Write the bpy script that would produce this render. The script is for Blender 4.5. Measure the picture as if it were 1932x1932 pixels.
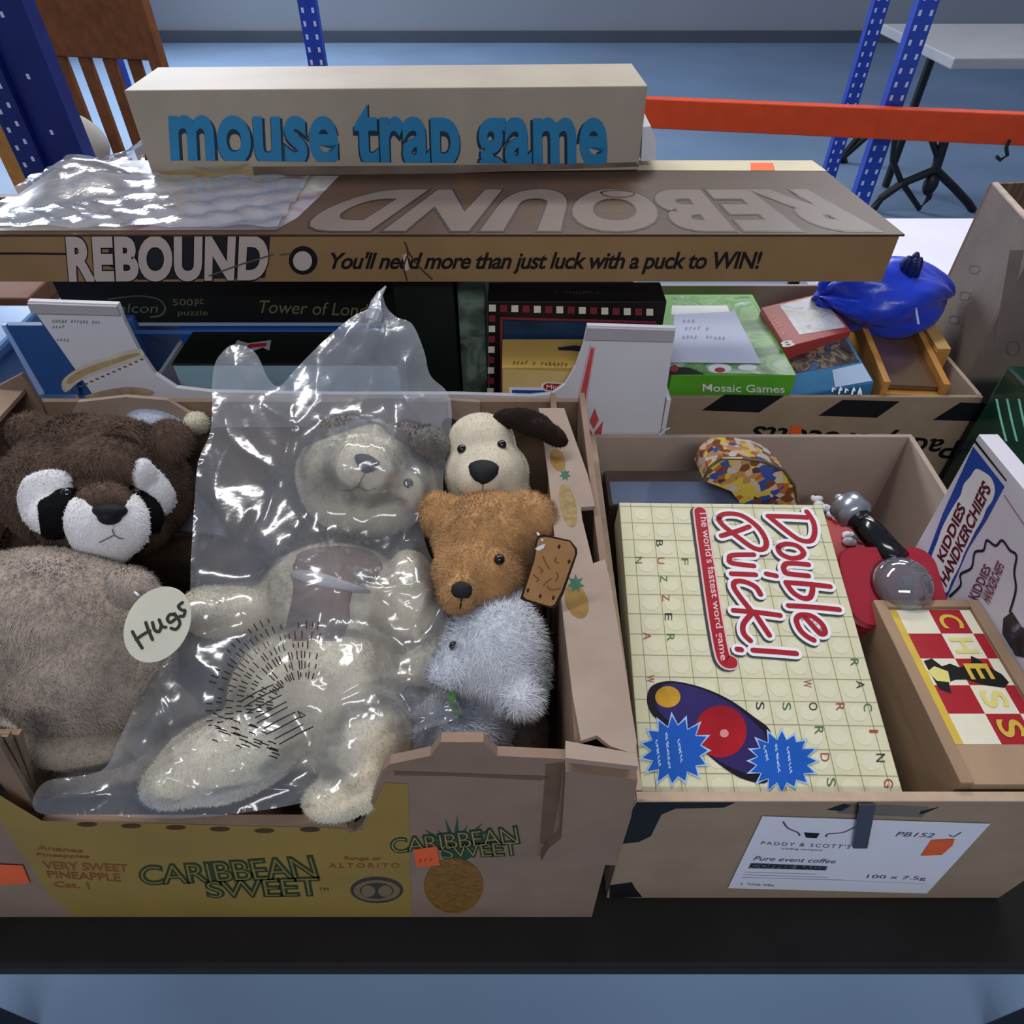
import bpy, bmesh, math, random
import numpy as np
from mathutils import Vector, Matrix
from mathutils.bvhtree import BVHTree
from mathutils.geometry import tessellate_polygon

for _o in list(bpy.data.objects):
    bpy.data.objects.remove(_o)
SC = bpy.context.scene
COL = SC.collection
# ------------------------------------------------------------------ camera, light, exposure
S = 0.007                      # one working unit is 7 mm
FPX = 1300.0
PITCH = math.radians(44.0)
SP, CP = math.sin(PITCH), math.cos(PITCH)
CAMZ = 90.0
cam = bpy.data.cameras.new('camera')
cam.sensor_width = 36.0
cam.lens = FPX / 1932.0 * 36.0
cam.clip_start = 0.01
cam.clip_end = 60
camo = bpy.data.objects.new('camera', cam)
COL.objects.link(camo)
camo.location = (0, 0, CAMZ * S)
camo.rotation_euler = (math.pi / 2 - PITCH, 0, 0)
SC.camera = camo
SC.view_settings.view_transform = 'Standard'
SC.view_settings.look = 'None'
SC.view_settings.exposure = -0.12
SC.view_settings.gamma = 1.0
SC.view_settings.use_curve_mapping = False

W = bpy.data.worlds.new('world')
SC.world = W
W.use_nodes = True
W.node_tree.nodes['Background'].inputs[0].default_value = (0.62, 0.72, 0.95, 1)
W.node_tree.nodes['Background'].inputs[1].default_value = 0.30

def area(name, loc, target, sx, sy, power, col):
    l = bpy.data.lights.new(name, 'AREA')
    l.shape = 'RECTANGLE'
    l.size, l.size_y = sx, sy
    l.energy = power
    l.color = col
    o = bpy.data.objects.new(name, l)
    COL.objects.link(o)
    o.location = loc
    d = Vector(target) - Vector(loc)
    o.rotation_euler = d.to_track_quat('-Z', 'Y').to_euler()
    return o
area('front_fill_light', (0.2, -1.7, 2.3), (0, 0.4, 0.1), 1.8, 0.3, 30, (1.0, 0.97, 0.95))  # unseen lamp added behind the camera to brighten the front faces
area('ceiling_tube_near', (-0.7, 1.35, 2.3), (-0.3, 0.5, 0), 1.6, 0.25, 30, (1.0, 0.97, 0.93))
area('ceiling_tube_far', (0.9, 2.9, 2.4), (0.3, 0.6, 0), 1.8, 0.25, 44, (1.0, 0.97, 0.93))
area('ceiling_tube_right', (2.6, 4.6, 2.4), (0.4, 0.7, 0.2), 1.3, 0.3, 22, (0.92, 0.95, 1.0))
area('window_daylight', (-3.6, 7.2, 2.3), (-0.3, 0.5, 0.2), 3.2, 1.6, 400, (0.80, 0.88, 1.0))

# ------------------------------------------------------------------ pixel helpers (photo frame 1932 x 1932)
def ray(px, py):
    u, v = (px - 966.0) / FPX, (py - 964.0) / FPX
    return Vector((u, CP - v * SP, -SP - v * CP))
CAM = Vector((0, 0, CAMZ))
XA = Vector((1, 0, 0)); UP = Vector((0, SP, CP)); BK = Vector((0, -CP, SP))
def D(px, py, d): return CAM + ray(px, py) * d
def onY(px, py, y): r = ray(px, py); return CAM + r * (y / r.y)
def onZ(px, py, z): r = ray(px, py); return CAM + r * ((z - CAMZ) / r.z)
def onX(px, py, x): r = ray(px, py); return CAM + r * (x / r.x)

class Pl:
    """a plane a print lies on: pt() finds the spot on it"""
    def __init__(self, p, n):
        self.p = Vector(p); self.n = Vector(n).normalized()
        if self.n.dot(CAM - self.p) < 0: self.n = -self.n
    def pt(self, px, py, lift=0.04):
        r = ray(px, py)
        t = (self.p - CAM).dot(self.n) / r.dot(self.n)
        return CAM + r * t + self.n * lift

# ------------------------------------------------------------------ materials
def lin(c):
    if isinstance(c, str):
        c = [int(c[i:i + 2], 16) / 255 for i in (0, 2, 4)]
    return tuple((x / 12.92 if x <= 0.04045 else ((x + 0.055) / 1.055) ** 2.4) for x in c)
MATS = {}
def M(name, col, rough=0.7, var=0.10, vs=40, bump=0.0, bs=300, spec=0.3, sheen=0.0, metal=0.0, coat=0.0, detail=4, stretch=None):
    if name in MATS: return MATS[name]
    m = bpy.data.materials.new(name); MATS[name] = m
    m.use_nodes = True
    nt = m.node_tree; b = nt.nodes['Principled BSDF']
    c = lin(col)
    b.inputs['Roughness'].default_value = rough
    b.inputs['Specular IOR Level'].default_value = spec
    b.inputs['Metallic'].default_value = metal
    if sheen:
        b.inputs['Sheen Weight'].default_value = sheen
        b.inputs['Sheen Roughness'].default_value = 0.6
    if coat:
        b.inputs['Coat Weight'].default_value = coat
        b.inputs['Coat Roughness'].default_value = 0.12
    tc = nt.nodes.new('ShaderNodeTexCoord'); src = tc.outputs['Object']
    if stretch:
        mp = nt.nodes.new('ShaderNodeMapping'); mp.inputs['Scale'].default_value = stretch
        nt.links.new(src, mp.inputs[0]); src = mp.outputs[0]
    if var:
        n = nt.nodes.new('ShaderNodeTexNoise'); n.inputs['Scale'].default_value = vs; n.inputs['Detail'].default_value = detail
        nt.links.new(src, n.inputs['Vector'])
        r = nt.nodes.new('ShaderNodeValToRGB')
        r.color_ramp.elements[0].position = 0.3; r.color_ramp.elements[1].position = 0.7
        r.color_ramp.elements[0].color = (*[x * (1 - var) for x in c], 1)
        r.color_ramp.elements[1].color = (*[min(1, x * (1 + var)) for x in c], 1)
        nt.links.new(n.outputs['Fac'], r.inputs[0]); nt.links.new(r.outputs[0], b.inputs['Base Color'])
    else:
        b.inputs['Base Color'].default_value = (*c, 1)
    if bump:
        n2 = nt.nodes.new('ShaderNodeTexNoise'); n2.inputs['Scale'].default_value = bs; n2.inputs['Detail'].default_value = 3
        nt.links.new(src, n2.inputs['Vector'])
        bp = nt.nodes.new('ShaderNodeBump'); bp.inputs['Strength'].default_value = bump; bp.inputs['Distance'].default_value = 0.002
        nt.links.new(n2.outputs['Fac'], bp.inputs['Height']); nt.links.new(bp.outputs[0], b.inputs['Normal'])
    return m
def Mramp(name, stops, scale=60, kind='noise', rough=0.35, spec=0.4, detail=2, distort=1.0, coat=0.0):
    """printed artwork: flat patches of colour"""
    m = bpy.data.materials.new(name); m.use_nodes = True; nt = m.node_tree; b = nt.nodes['Principled BSDF']
    b.inputs['Roughness'].default_value = rough; b.inputs['Specular IOR Level'].default_value = spec
    b.inputs['Coat Weight'].default_value = coat
    tc = nt.nodes.new('ShaderNodeTexCoord')
    if kind == 'noise':
        n = nt.nodes.new('ShaderNodeTexNoise'); n.inputs['Detail'].default_value = detail; n.inputs['Distortion'].default_value = distort
        out = n.outputs['Fac']
    else:
        n = nt.nodes.new('ShaderNodeTexVoronoi'); out = None
    n.inputs['Scale'].default_value = scale
    nt.links.new(tc.outputs['Object'], n.inputs['Vector'])
    if out is None:
        sx = nt.nodes.new('ShaderNodeSeparateColor'); nt.links.new(n.outputs['Color'], sx.inputs[0]); out = sx.outputs[0]
    r = nt.nodes.new('ShaderNodeValToRGB'); cr = r.color_ramp
    cr.elements[0].position = stops[0][0]; cr.elements[0].color = (*lin(stops[0][1]), 1)
    cr.elements[1].position = stops[-1][0]; cr.elements[1].color = (*lin(stops[-1][1]), 1)
    for p, c in stops[1:-1]:
        e = cr.elements.new(p); e.color = (*lin(c), 1)
    if kind != 'noise': cr.interpolation = 'CONSTANT'
    nt.links.new(out, r.inputs[0]); nt.links.new(r.outputs[0], b.inputs['Base Color'])
    return m
def Mfilm(name, haze=0.05, gloss=1.0, rough=0.10, tint=(0.96, 0.97, 0.99), bump=0.25, bs=90):
    """clear plastic film: see-through, with mirror glints and a little haze"""
    m = bpy.data.materials.new(name); m.use_nodes = True; nt = m.node_tree
    nt.nodes.remove(nt.nodes['Principled BSDF']); out = nt.nodes['Material Output']
    t = nt.nodes.new('ShaderNodeBsdfTransparent'); t.inputs[0].default_value = (*tint, 1)
    g = nt.nodes.new('ShaderNodeBsdfGlossy'); g.inputs['Roughness'].default_value = rough; g.inputs['Color'].default_value = (0.95, 0.97, 1, 1)
    d = nt.nodes.new('ShaderNodeBsdfDiffuse'); d.inputs['Color'].default_value = (0.80, 0.84, 0.92, 1)
    tc = nt.nodes.new('ShaderNodeTexCoord'); n = nt.nodes.new('ShaderNodeTexNoise'); n.inputs['Scale'].default_value = bs; n.inputs['Detail'].default_value = 3
    nt.links.new(tc.outputs['Object'], n.inputs['Vector'])
    bp = nt.nodes.new('ShaderNodeBump'); bp.inputs['Strength'].default_value = bump; bp.inputs['Distance'].default_value = 0.004
    nt.links.new(n.outputs['Fac'], bp.inputs['Height']); nt.links.new(bp.outputs[0], g.inputs['Normal'])
    fr = nt.nodes.new('ShaderNodeFresnel'); fr.inputs['IOR'].default_value = 1.5
    nt.links.new(bp.outputs[0], fr.inputs['Normal'])
    mu = nt.nodes.new('ShaderNodeMath'); mu.operation = 'MULTIPLY_ADD'; mu.use_clamp = True
    mu.inputs[1].default_value = 1.6 * gloss; mu.inputs[2].default_value = 0.03 * gloss
    nt.links.new(fr.outputs[0], mu.inputs[0])
    m1 = nt.nodes.new('ShaderNodeMixShader'); m1.inputs[0].default_value = haze
    nt.links.new(t.outputs[0], m1.inputs[1]); nt.links.new(d.outputs[0], m1.inputs[2])
    m2 = nt.nodes.new('ShaderNodeMixShader')
    nt.links.new(mu.outputs[0], m2.inputs[0]); nt.links.new(m1.outputs[0], m2.inputs[1]); nt.links.new(g.outputs[0], m2.inputs[2])
    nt.links.new(m2.outputs[0], out.inputs['Surface'])
    return m

# ------------------------------------------------------------------ object helpers
def root_of(o):
    while o.parent: o = o.parent
    return o
BASE = {}
def thing(name, label, cat, base, group=None, kind=None):
    o = bpy.data.objects.new(name, None); COL.objects.link(o)
    o.empty_display_size = 0.02
    b = Vector(base); o.location = b * S; BASE[o.name] = b
    if label: o['label'] = label
    if cat: o['category'] = cat
    if group: o['group'] = group
    if kind: o['kind'] = kind
    return o
def mk(name, V, F, mat, parent=None, smooth=False, base=None, label=None):
    """one mesh object from working-unit vertices"""
    if parent is not None: b = BASE[root_of(parent).name]
    else: b = Vector(base if base is not None else (0, 0, 0))
    A = (np.array([tuple(v) for v in V], dtype=float) - np.array(b)) * S
    me = bpy.data.meshes.new(name)
    me.from_pydata(A.tolist(), [], [tuple(int(i) for i in f) for f in F])
    if mat: me.materials.append(mat)
    if smooth: me.polygons.foreach_set('use_smooth', [True] * len(me.polygons))
    me.update()
    o = bpy.data.objects.new(name, me); COL.objects.link(o)
    if parent is not None: o.parent = parent
    else:
        o.location = b * S; BASE[o.name] = b
    if label: o['label'] = label
    return o
def tag(o, label, cat, group=None, kind=None):
    if label: o['label'] = label
    if cat: o['category'] = cat
    if group: o['group'] = group
    if kind: o['kind'] = kind
    return o
class MB:
    def __init__(self): self.V = []; self.F = []
    def add(self, V, F):
        k = len(self.V); self.V += [Vector(v) for v in V]; self.F += [[i + k for i in f] for f in F]; return self
    def build(self, name, mat, parent=None, smooth=False, **kw): return mk(name, self.V, self.F, mat, parent, smooth, **kw)
def hexa(o, ex, ey, ez, bev=0.0, seg=2):
    """box from a corner and three edge vectors, edges rounded"""
    o, ex, ey, ez = (Vector(a) for a in (o, ex, ey, ez))
    V = [o, o + ex, o + ex + ey, o + ey, o + ez, o + ex + ez, o + ex + ey + ez, o + ey + ez]
    F = [[3, 2, 1, 0], [4, 5, 6, 7], [0, 1, 5, 4], [1, 2, 6, 5], [2, 3, 7, 6], [3, 0, 4, 7]]
    if bev <= 0: return V, F
    bm = bmesh.new(); vs = [bm.verts.new(v) for v in V]
    for f in F: bm.faces.new([vs[i] for i in f])
    bmesh.ops.recalc_face_normals(bm, faces=bm.faces)
    bmesh.ops.bevel(bm, geom=bm.edges[:], offset=bev, segments=seg, affect='EDGES', profile=0.5)
    bm.verts.index_update()
    R = [v.co.copy() for v in bm.verts], [[v.index for v in f.verts] for f in bm.faces]
    bm.free(); return R
def bx(x0, x1, y0, y1, z0, z1, bev=0.0): return hexa((x0, y0, z0), (x1 - x0, 0, 0), (0, y1 - y0, 0), (0, 0, z1 - z0), bev)
def prism(pts, off):
    """polygon pushed along off"""
    pts = [Vector(p) for p in pts]; off = Vector(off); n = len(pts)
    V = pts + [p + off for p in pts]
    T = tessellate_polygon([pts])
    F = [list(t) for t in T] + [[n + i for i in reversed(t)] for t in T]
    F += [[i, (i + 1) % n, n + (i + 1) % n, n + i] for i in range(n)]
    bm = bmesh.new(); a = [bm.verts.new(p) for p in V]
    for f in F:
        try: bm.faces.new([a[i] for i in f])
        except ValueError: pass
    bmesh.ops.recalc_face_normals(bm, faces=bm.faces)
    bm.verts.index_update()
    R = [v.co.copy() for v in bm.verts], [[v.index for v in f.verts] for f in bm.faces]
    bm.free(); return R
def ell(c, r, ax=None, nu=24, nv=14):
    c = Vector(c); ax = ax or (Vector((1, 0, 0)), Vector((0, 1, 0)), Vector((0, 0, 1)))
    V = [c + ax[2] * r[2]]; F = []
    for j in range(1, nv):
        t = math.pi * j / nv
        for i in range(nu):
            p = 2 * math.pi * i / nu
            V.append(c + ax[0] * (r[0] * math.sin(t) * math.cos(p)) + ax[1] * (r[1] * math.sin(t) * math.sin(p)) + ax[2] * (r[2] * math.cos(t)))
    V.append(c - ax[2] * r[2])
    for i in range(nu): F.append([0, 1 + i, 1 + (i + 1) % nu])
    for j in range(nv - 2):
        a = 1 + j * nu; b = a + nu
        for i in range(nu): F.append([a + i, b + i, b + (i + 1) % nu, a + (i + 1) % nu])
    a = 1 + (nv - 2) * nu; e = len(V) - 1
    for i in range(nu): F.append([a + i, e, a + (i + 1) % nu])
    return V, F
def tube(path, r, n=8, caps=True):
    path = [Vector(p) for p in path]; V = []; F = []
    rr = r if isinstance(r, (list, tuple)) else [r] * len(path)
    up = Vector((0.13, 0.21, 0.97))
    for i, p in enumerate(path):
        t = (path[min(i + 1, len(path) - 1)] - path[max(i - 1, 0)]).normalized()
        a = t.cross(up); a = a.normalized() if a.length > 1e-3 else t.cross(Vector((1, 0, 0))).normalized()
        b = t.cross(a)
        for k in range(n):
            q = 2 * math.pi * k / n
            V.append(p + (a * math.cos(q) + b * math.sin(q)) * rr[i])
    for i in range(len(path) - 1):
        for k in range(n):
            F.append([i * n + k, i * n + (k + 1) % n, (i + 1) * n + (k + 1) % n, (i + 1) * n + k])
    if caps:
        F.append(list(range(n))[::-1]); F.append([(len(path) - 1) * n + k for k in range(n)])
    return V, F
def cyl(a, b, r, n=20, r2=None): return tube([a, b], [r, r if r2 is None else r2], n)
def catmull(pts, closed=False, sub=6):
    P = [np.array(p, float) for p in pts]; n = len(P); out = []
    rng = range(n) if closed else range(n - 1)
    for i in rng:
        if closed: a, b, c, d = P[(i - 1) % n], P[i], P[(i + 1) % n], P[(i + 2) % n]
        else: a, b, c, d = P[max(i - 1, 0)], P[i], P[i + 1], P[min(i + 2, n - 1)]
        for k in range(sub):
            t = k / sub
            out.append(0.5 * ((2 * b) + (c - a) * t + (2 * a - 5 * b + 4 * c - d) * t * t + (3 * b - a - 3 * c + d) * t ** 3))
    if not closed: out.append(P[-1])
    return [tuple(p) for p in out]
# ---- prints: thin flat shapes lying on a plane
def tri_poly(pts3):
    pts3 = [Vector(p) for p in pts3]
    return pts3, [list(t) for t in tessellate_polygon([pts3])]
def ppoly(name, pl, polys, mat, parent, lift=0.04, smooth_sub=0, **kw):
    mb = MB()
    if not isinstance(polys[0][0], (tuple, list)): polys = [polys]
    for p in polys:
        q = catmull(p, True, smooth_sub) if smooth_sub else p
        mb.add(*tri_poly([pl.pt(x, y, lift) for x, y in q]))
    return mb.build(name, mat, parent, **kw)
_RC = [0]
def ribbon(mb, pts3, n, w):
    """flat stroke with round ends on a plane with normal n: one strip, so no two faces share a plane"""
    P = []
    for p in pts3:
        if not P or (p - P[-1]).length > w * 0.06: P.append(p)
    if len(P) < 2: P = [pts3[0], pts3[0] + XA * w * 0.1]
    _RC[0] = (_RC[0] + 1) % 12; up = n * (0.0012 * _RC[0])
    V = []; m = len(P); h = w / 2
    dirs = [(P[i + 1] - P[i]).normalized() for i in range(m - 1)]
    L = []; Rr = []
    for i in range(m):
        a = dirs[max(i - 1, 0)]; b = dirs[min(i, m - 2)]; t = (a + b)
        t = t.normalized() if t.length > 1e-4 else b
        k = min(1.6, 1 / max(0.35, t.dot(b))); s_ = n.cross(t).normalized() * h * k
        L.append(P[i] + s_ + up); Rr.append(P[i] - s_ + up)
    def arc(c, frm, ax):
        return [c + up + frm * math.cos(q) + ax * math.sin(q) for q in [math.pi * k / 6 for k in range(1, 6)]]
    s0 = n.cross(dirs[0]).normalized() * h; s1 = n.cross(dirs[-1]).normalized() * h
    cap0 = arc(P[0], s0, -dirs[0] * h); cap1 = arc(P[-1], -s1, dirs[-1] * h)
    V = L + Rr; F = [[i, i + 1, m + i + 1, m + i] for i in range(m - 1)]
    k = len(V); V += cap0; F.append([0] + [k + q for q in range(5)] + [m])
    k = len(V); V += cap1; F.append([2 * m - 1] + [k + q for q in range(5)] + [m - 1])
    mb.add(V, F)
def pstroke(name, pl, strokes, wpx, mat, parent, lift=0.05, sub=4, closed=(), **kw):
    mb = MB()
    for i, s in enumerate(strokes):
        q = catmull(s, i in closed, sub) if (sub and len(s) > 2) else list(s)
        if i in closed: q.append(q[0])
        pts = [pl.pt(x, y, lift) for x, y in q]
        mx, my = s[len(s) // 2]
        w = wpx * ((pl.pt(mx, my, 0) - CAM).dot(-BK)) / FPX
        ribbon(mb, pts, pl.n, w)
    return mb.build(name, mat, parent, **kw)
_TC = {}
def text_mesh(s, shear=0.0, bold=0.0, space=1.0):
    k = (s, shear, bold, space)
    if k in _TC: return _TC[k]
    c = bpy.data.curves.new('t', 'FONT'); c.body = s; c.shear = shear; c.offset = bold; c.space_character = space
    c.resolution_u = 5; c.fill_mode = 'FRONT'
    o = bpy.data.objects.new('t', c); COL.objects.link(o)
    dg = bpy.context.evaluated_depsgraph_get()
    me = bpy.data.meshes.new_from_object(o.evaluated_get(dg))
    V = [v.co.copy() for v in me.vertices]; F = [list(p.vertices) for p in me.polygons]
    bpy.data.objects.remove(o); bpy.data.curves.remove(c); bpy.data.meshes.remove(me)
    _TC[k] = (V, F); return V, F
def ptext(name, pl, s, quad, mat, parent, lift=0.05, shear=0.0, bold=0.0, space=1.0, cut=None, grow=None, **kw):
    """lettering stretched over the quad TL, TR, BR, BL (reading direction) of a plane"""
    V, F = text_mesh(s, shear, bold, space)
    if not V: return None
    ref = V if bold == 0 else text_mesh(s, shear, 0.0, space)[0]
    if cut is not None:
        bm = bmesh.new(); vs = [bm.verts.new(v) for v in V]
        for f in F:
            try: bm.faces.new([vs[i] for i in f])
            except ValueError: pass
        bmesh.ops.bisect_plane(bm, geom=bm.verts[:] + bm.edges[:] + bm.faces[:], plane_co=(0, cut, 0), plane_no=(0, -1, 0), clear_outer=True)
        bm.verts.index_update(); bm.verts.ensure_lookup_table()
        V = [v.co.copy() for v in bm.verts]; F = [[v.index for v in f.verts] for f in bm.faces]; bm.free(); ref = V
    x0 = min(v.x for v in ref); x1 = max(v.x for v in ref); y0 = min(v.y for v in ref); y1 = max(v.y for v in ref)
    tl, tr, br, bl = [pl.pt(x, y, lift) for x, y in quad]
    out = []
    for v in V:
        a = (v.x - x0) / (x1 - x0 + 1e-9); b = (y1 - v.y) / (y1 - y0 + 1e-9)
        out.append((tl * (1 - a) + tr * a) * (1 - b) + (bl * (1 - a) + br * a) * b)
    return mk(name, out, F, mat, parent, **kw)
def R4(x0, y0, x1, y1): return [(x0, y0), (x1, y0), (x1, y1), (x0, y1)]
def ellpx(cx, cy, rx, ry, rot=0, n=28):
    a = math.radians(rot)
    return [(cx + rx * math.cos(t) * math.cos(a) - ry * math.sin(t) * math.sin(a), cy + rx * math.cos(t) * math.sin(a) + ry * math.sin(t) * math.cos(a)) for t in [2 * math.pi * k / n for k in range(n)]]
# ---- soft toys
def axes(rot):
    a = math.radians(rot)
    return (XA * math.cos(a) + UP * math.sin(a), -XA * math.sin(a) + UP * math.cos(a), BK)
def blob(px, py, d, rx, ry, rz, rot=0):
    return ell(D(px, py, d), (rx * d / FPX, ry * d / FPX, rz), axes(rot))
def remesh(parts, voxel=0.45, smooth=6):
    mb = MB()
    for p in parts: mb.add(*p)
    me = bpy.data.meshes.new('r'); me.from_pydata([tuple(v) for v in mb.V], [], mb.F); me.update()
    o = bpy.data.objects.new('r', me); COL.objects.link(o)
    r = o.modifiers.new('r', 'REMESH'); r.mode = 'VOXEL'; r.voxel_size = voxel
    s = o.modifiers.new('s', 'SMOOTH'); s.iterations = smooth; s.factor = 0.5
    dg = bpy.context.evaluated_depsgraph_get()
    m2 = bpy.data.meshes.new_from_object(o.evaluated_get(dg))
    V = [v.co.copy() for v in m2.vertices]; F = [list(p.vertices) for p in m2.polygons]
    bpy.data.objects.remove(o); bpy.data.meshes.remove(me); bpy.data.meshes.remove(m2)
    for v in V:                                   # soft bodies give way to the carton's walls and floor
        v.z = max(v.z, 1.25)
        if v.z < 36: v.x = min(max(v.x, -64.9), 4.7); v.y = min(v.y, 73.2)
        if v.z < 29.5: v.y = max(v.y, 26.2)
    return V, F
def furry(V, F, dens, length, width, seed=1, comb=(0, -0.5, -0.6), lift=0.55, jit=0.8):
    """short pile: tapering tufts laid over the surface, in the same mesh"""
    rs = np.random.RandomState(seed)
    A = np.array([tuple(v) for v in V]); T = []
    for f in F:
        for k in range(1, len(f) - 1): T.append((f[0], f[k], f[k + 1]))
    T = np.array(T); a, b, c = A[T[:, 0]], A[T[:, 1]], A[T[:, 2]]
    N = np.cross(b - a, c - a); ar = np.linalg.norm(N, axis=1); ok = ar > 1e-9
    n = int(dens * ar.sum() / 2)
    idx = rs.choice(len(T), n, p=np.where(ok, ar, 0) / np.where(ok, ar, 0).sum())
    r1 = np.sqrt(rs.rand(n, 1)); r2 = rs.rand(n, 1)
    P = a[idx] * (1 - r1) + b[idx] * (r1 * (1 - r2)) + c[idx] * (r1 * r2)
    nn = N[idx] / ar[idx][:, None]
    cd = np.array(comb)[None, :] + rs.normal(0, jit, (n, 3))
    # slowly turning nap, so the pile parts into patches
    cd += 0.9 * np.stack([np.sin(P[:, 1] * 0.9 + P[:, 2] * 0.5), np.sin(P[:, 0] * 0.8 + 1.3), np.sin(P[:, 0] * 0.5 + P[:, 1] * 0.7)], 1)
    cd -= nn * (cd * nn).sum(1)[:, None]; cd /= np.linalg.norm(cd, axis=1)[:, None] + 1e-9
    sd = np.cross(nn, cd)
    L = length * (0.6 + 0.8 * rs.rand(n, 1)); w = width * (0.7 + 0.6 * rs.rand(n, 1)) / 2
    lf = lift * (0.5 + rs.rand(n, 1))
    p0 = P - nn * 0.05 - sd * w; p1 = P - nn * 0.05 + sd * w; p2 = P + (cd + nn * lf) * L
    VV = np.concatenate([A, np.stack([p0, p1, p2], 1).reshape(-1, 3)])
    k0 = len(A)
    FF = [list(f) for f in F] + (np.arange(3 * n).reshape(-1, 3) + k0).tolist()
    return VV, FF
def bvh(V, F): return BVHTree.FromPolygons([tuple(v) for v in V], [list(f) for f in F])
def hit(tree, px, py, dflt=75):
    r = ray(px, py).normalized()
    h = tree.ray_cast(CAM, r)
    if h[0] is not None: return h[0], h[1]
    h = tree.find_nearest(CAM + r * dflt)
    return h[0], h[1]
def patch(name, tree, poly, mat, parent, puff=0.5, lift=0.1, sub=5, rings=7, fur=None, dflt=75, smooth=True, tree_out=False):
    """a sewn-on patch following the surface under it"""
    q = catmull(poly, True, sub); cx = sum(p[0] for p in q) / len(q); cy = sum(p[1] for p in q) / len(q)
    V = []; F = []; n = len(q)
    h, nn = hit(tree, cx, cy, dflt)
    if nn.dot(BK) < 0: nn = -nn
    V.append(h + nn * (lift + puff))
    for k in range(1, rings + 1):
        t = k / rings
        for x, y in q:
            h, nn = hit(tree, cx + (x - cx) * t, cy + (y - cy) * t, dflt)
            if nn.dot(CAM - h) < 0: nn = -nn
            V.append(h + nn * ((lift + puff * math.sqrt(max(0, 1 - t ** 3))) if k < rings else -0.25))
    for i in range(n): F.append([0, 1 + i, 1 + (i + 1) % n])
    for k in range(rings - 1):
        a = 1 + k * n; b = a + n
        for i in range(n): F.append([a + i, b + i, b + (i + 1) % n, a + (i + 1) % n])
    bm = bmesh.new(); vs = [bm.verts.new(v) for v in V]
    for f in F: bm.faces.new([vs[i] for i in f])
    bmesh.ops.recalc_face_normals(bm, faces=bm.faces); bm.verts.index_update(); bm.faces.ensure_lookup_table()
    if bm.faces[0].normal.dot(BK) < 0: bmesh.ops.reverse_faces(bm, faces=bm.faces[:])
    F = [[v.index for v in f.verts] for f in bm.faces]; bm.free()
    tr = bvh(V, F) if tree_out else None
    if fur: V, F = furry(V, F, *fur)
    o = mk(name, V, F, mat, parent, smooth)
    return tr if tree_out else o
def bead(name, tree, px, py, r, mat, parent, dflt=75, sink=0.3, flat=1.0):
    h, nn = hit(tree, px, py, dflt)
    if nn.dot(CAM - h) < 0: nn = -nn
    a = nn.orthogonal().normalized(); b = nn.cross(a)
    return mk(name, *ell(h - nn * r * sink * flat, (r, r, r * flat), (a, b, nn), 16, 10), mat, parent, True)
def sstroke(name, tree, strokes, wpx, mat, parent, lift=0.15, sub=4, d=70):
    """stitching or print on a curved surface"""
    mb = MB()
    for s in strokes:
        q = catmull(s, False, sub)
        pts = []
        for x, y in q:
            h, nn = hit(tree, x, y, d)
            pts.append(h + (CAM - h).normalized() * lift)
        ribbon(mb, pts, BK, wpx * d / FPX)
    return mb.build(name, mat, parent)
def squig(name, pl, x0, y0, x1, y1, h, mat, parent, lift=0.05, seed=1, w=2.0):
    """unreadably small writing: a row of short pen marks"""
    rs = random.Random(seed); n = max(3, int(math.hypot(x1 - x0, y1 - y0) / (h * 0.8))); st = []
    for k in range(n):
        if rs.random() < 0.12: continue
        t = (k + .5) / n; x = x0 + (x1 - x0) * t; y = y0 + (y1 - y0) * t; q = h / 2
        st.append([(x - q * .3, y + q * rs.uniform(.3, 1)), (x + rs.uniform(-.3, .3) * q, y - q * rs.uniform(.4, 1)), (x + q * .4, y + q * rs.uniform(-.3, 1))])
    return pstroke(name, pl, st, w, mat, parent, lift, sub=2)
# ------------------------------------------------------------------ shared materials
KRAFT = M('kraft_card', '8b7565', 0.85, 0.10, 25, 0.15, 500)
KRAFTD = M('kraft_card_inner', '86705f', 0.9, 0.10, 25, 0.15, 500)
KRAFTL = M('kraft_card_pale', '9d8b7e', 0.85, 0.08, 30, 0.12, 500)
COFFEE = M('coffee_carton_card', '98856f', 0.85, 0.08, 25, 0.12, 500)
COFFEEI = M('coffee_carton_inner', 'aa998c', 0.88, 0.06, 22, 0.12, 500)
WHITEC = M('white_card', 'd2d2da', 0.7, 0.03, 15, 0.05, 400)
GREYC = M('worn_grey_card', '776b63', 0.85, 0.13, 18, 0.15, 400)
BLACKP = M('black_print_and_shade', '15151a', 0.6, 0.1, 60)
INK = M('black_ink', '0d0c0e', 0.6, 0.0)
EDGE = M('corrugated_edge', '86705c', 0.95, 0.35, 700, 0.5, 900)
ORANGE = M('orange_sticker', 'e8622c', 0.6, 0.08, 60)
PAPER = M('white_paper', 'dfe1ec', 0.7, 0.02, 20)
WOOD = M('pale_wood', '987e66', 0.6, 0.14, 60, 0.05, 300, stretch=(1, 0.12, 1))
WOODO = M('orange_wood', 'b8813f', 0.5, 0.16, 60, 0.05, 300, stretch=(1, 0.15, 1))
WOODB = M('brown_wood', '7a4a2a', 0.55, 0.2, 50, 0.05, 300)
RED = M('red_print', 'a01d2a', 0.45, 0.06, 60)
YEL = M('yellow_print', 'cbae44', 0.45, 0.06, 60)
CREAMP = M('cream_print', 'dcd8c4', 0.5, 0.03, 60)
WHITEP = M('white_print', 'e6e6ea', 0.5, 0.02, 60)
BLUEM = M('blue_steel_paint', '1b3fa8', 0.4, 0.1, 30, spec=0.5)
STEELB = M('black_steel', '101114', 0.4, 0.1, 30, spec=0.5)

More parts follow.
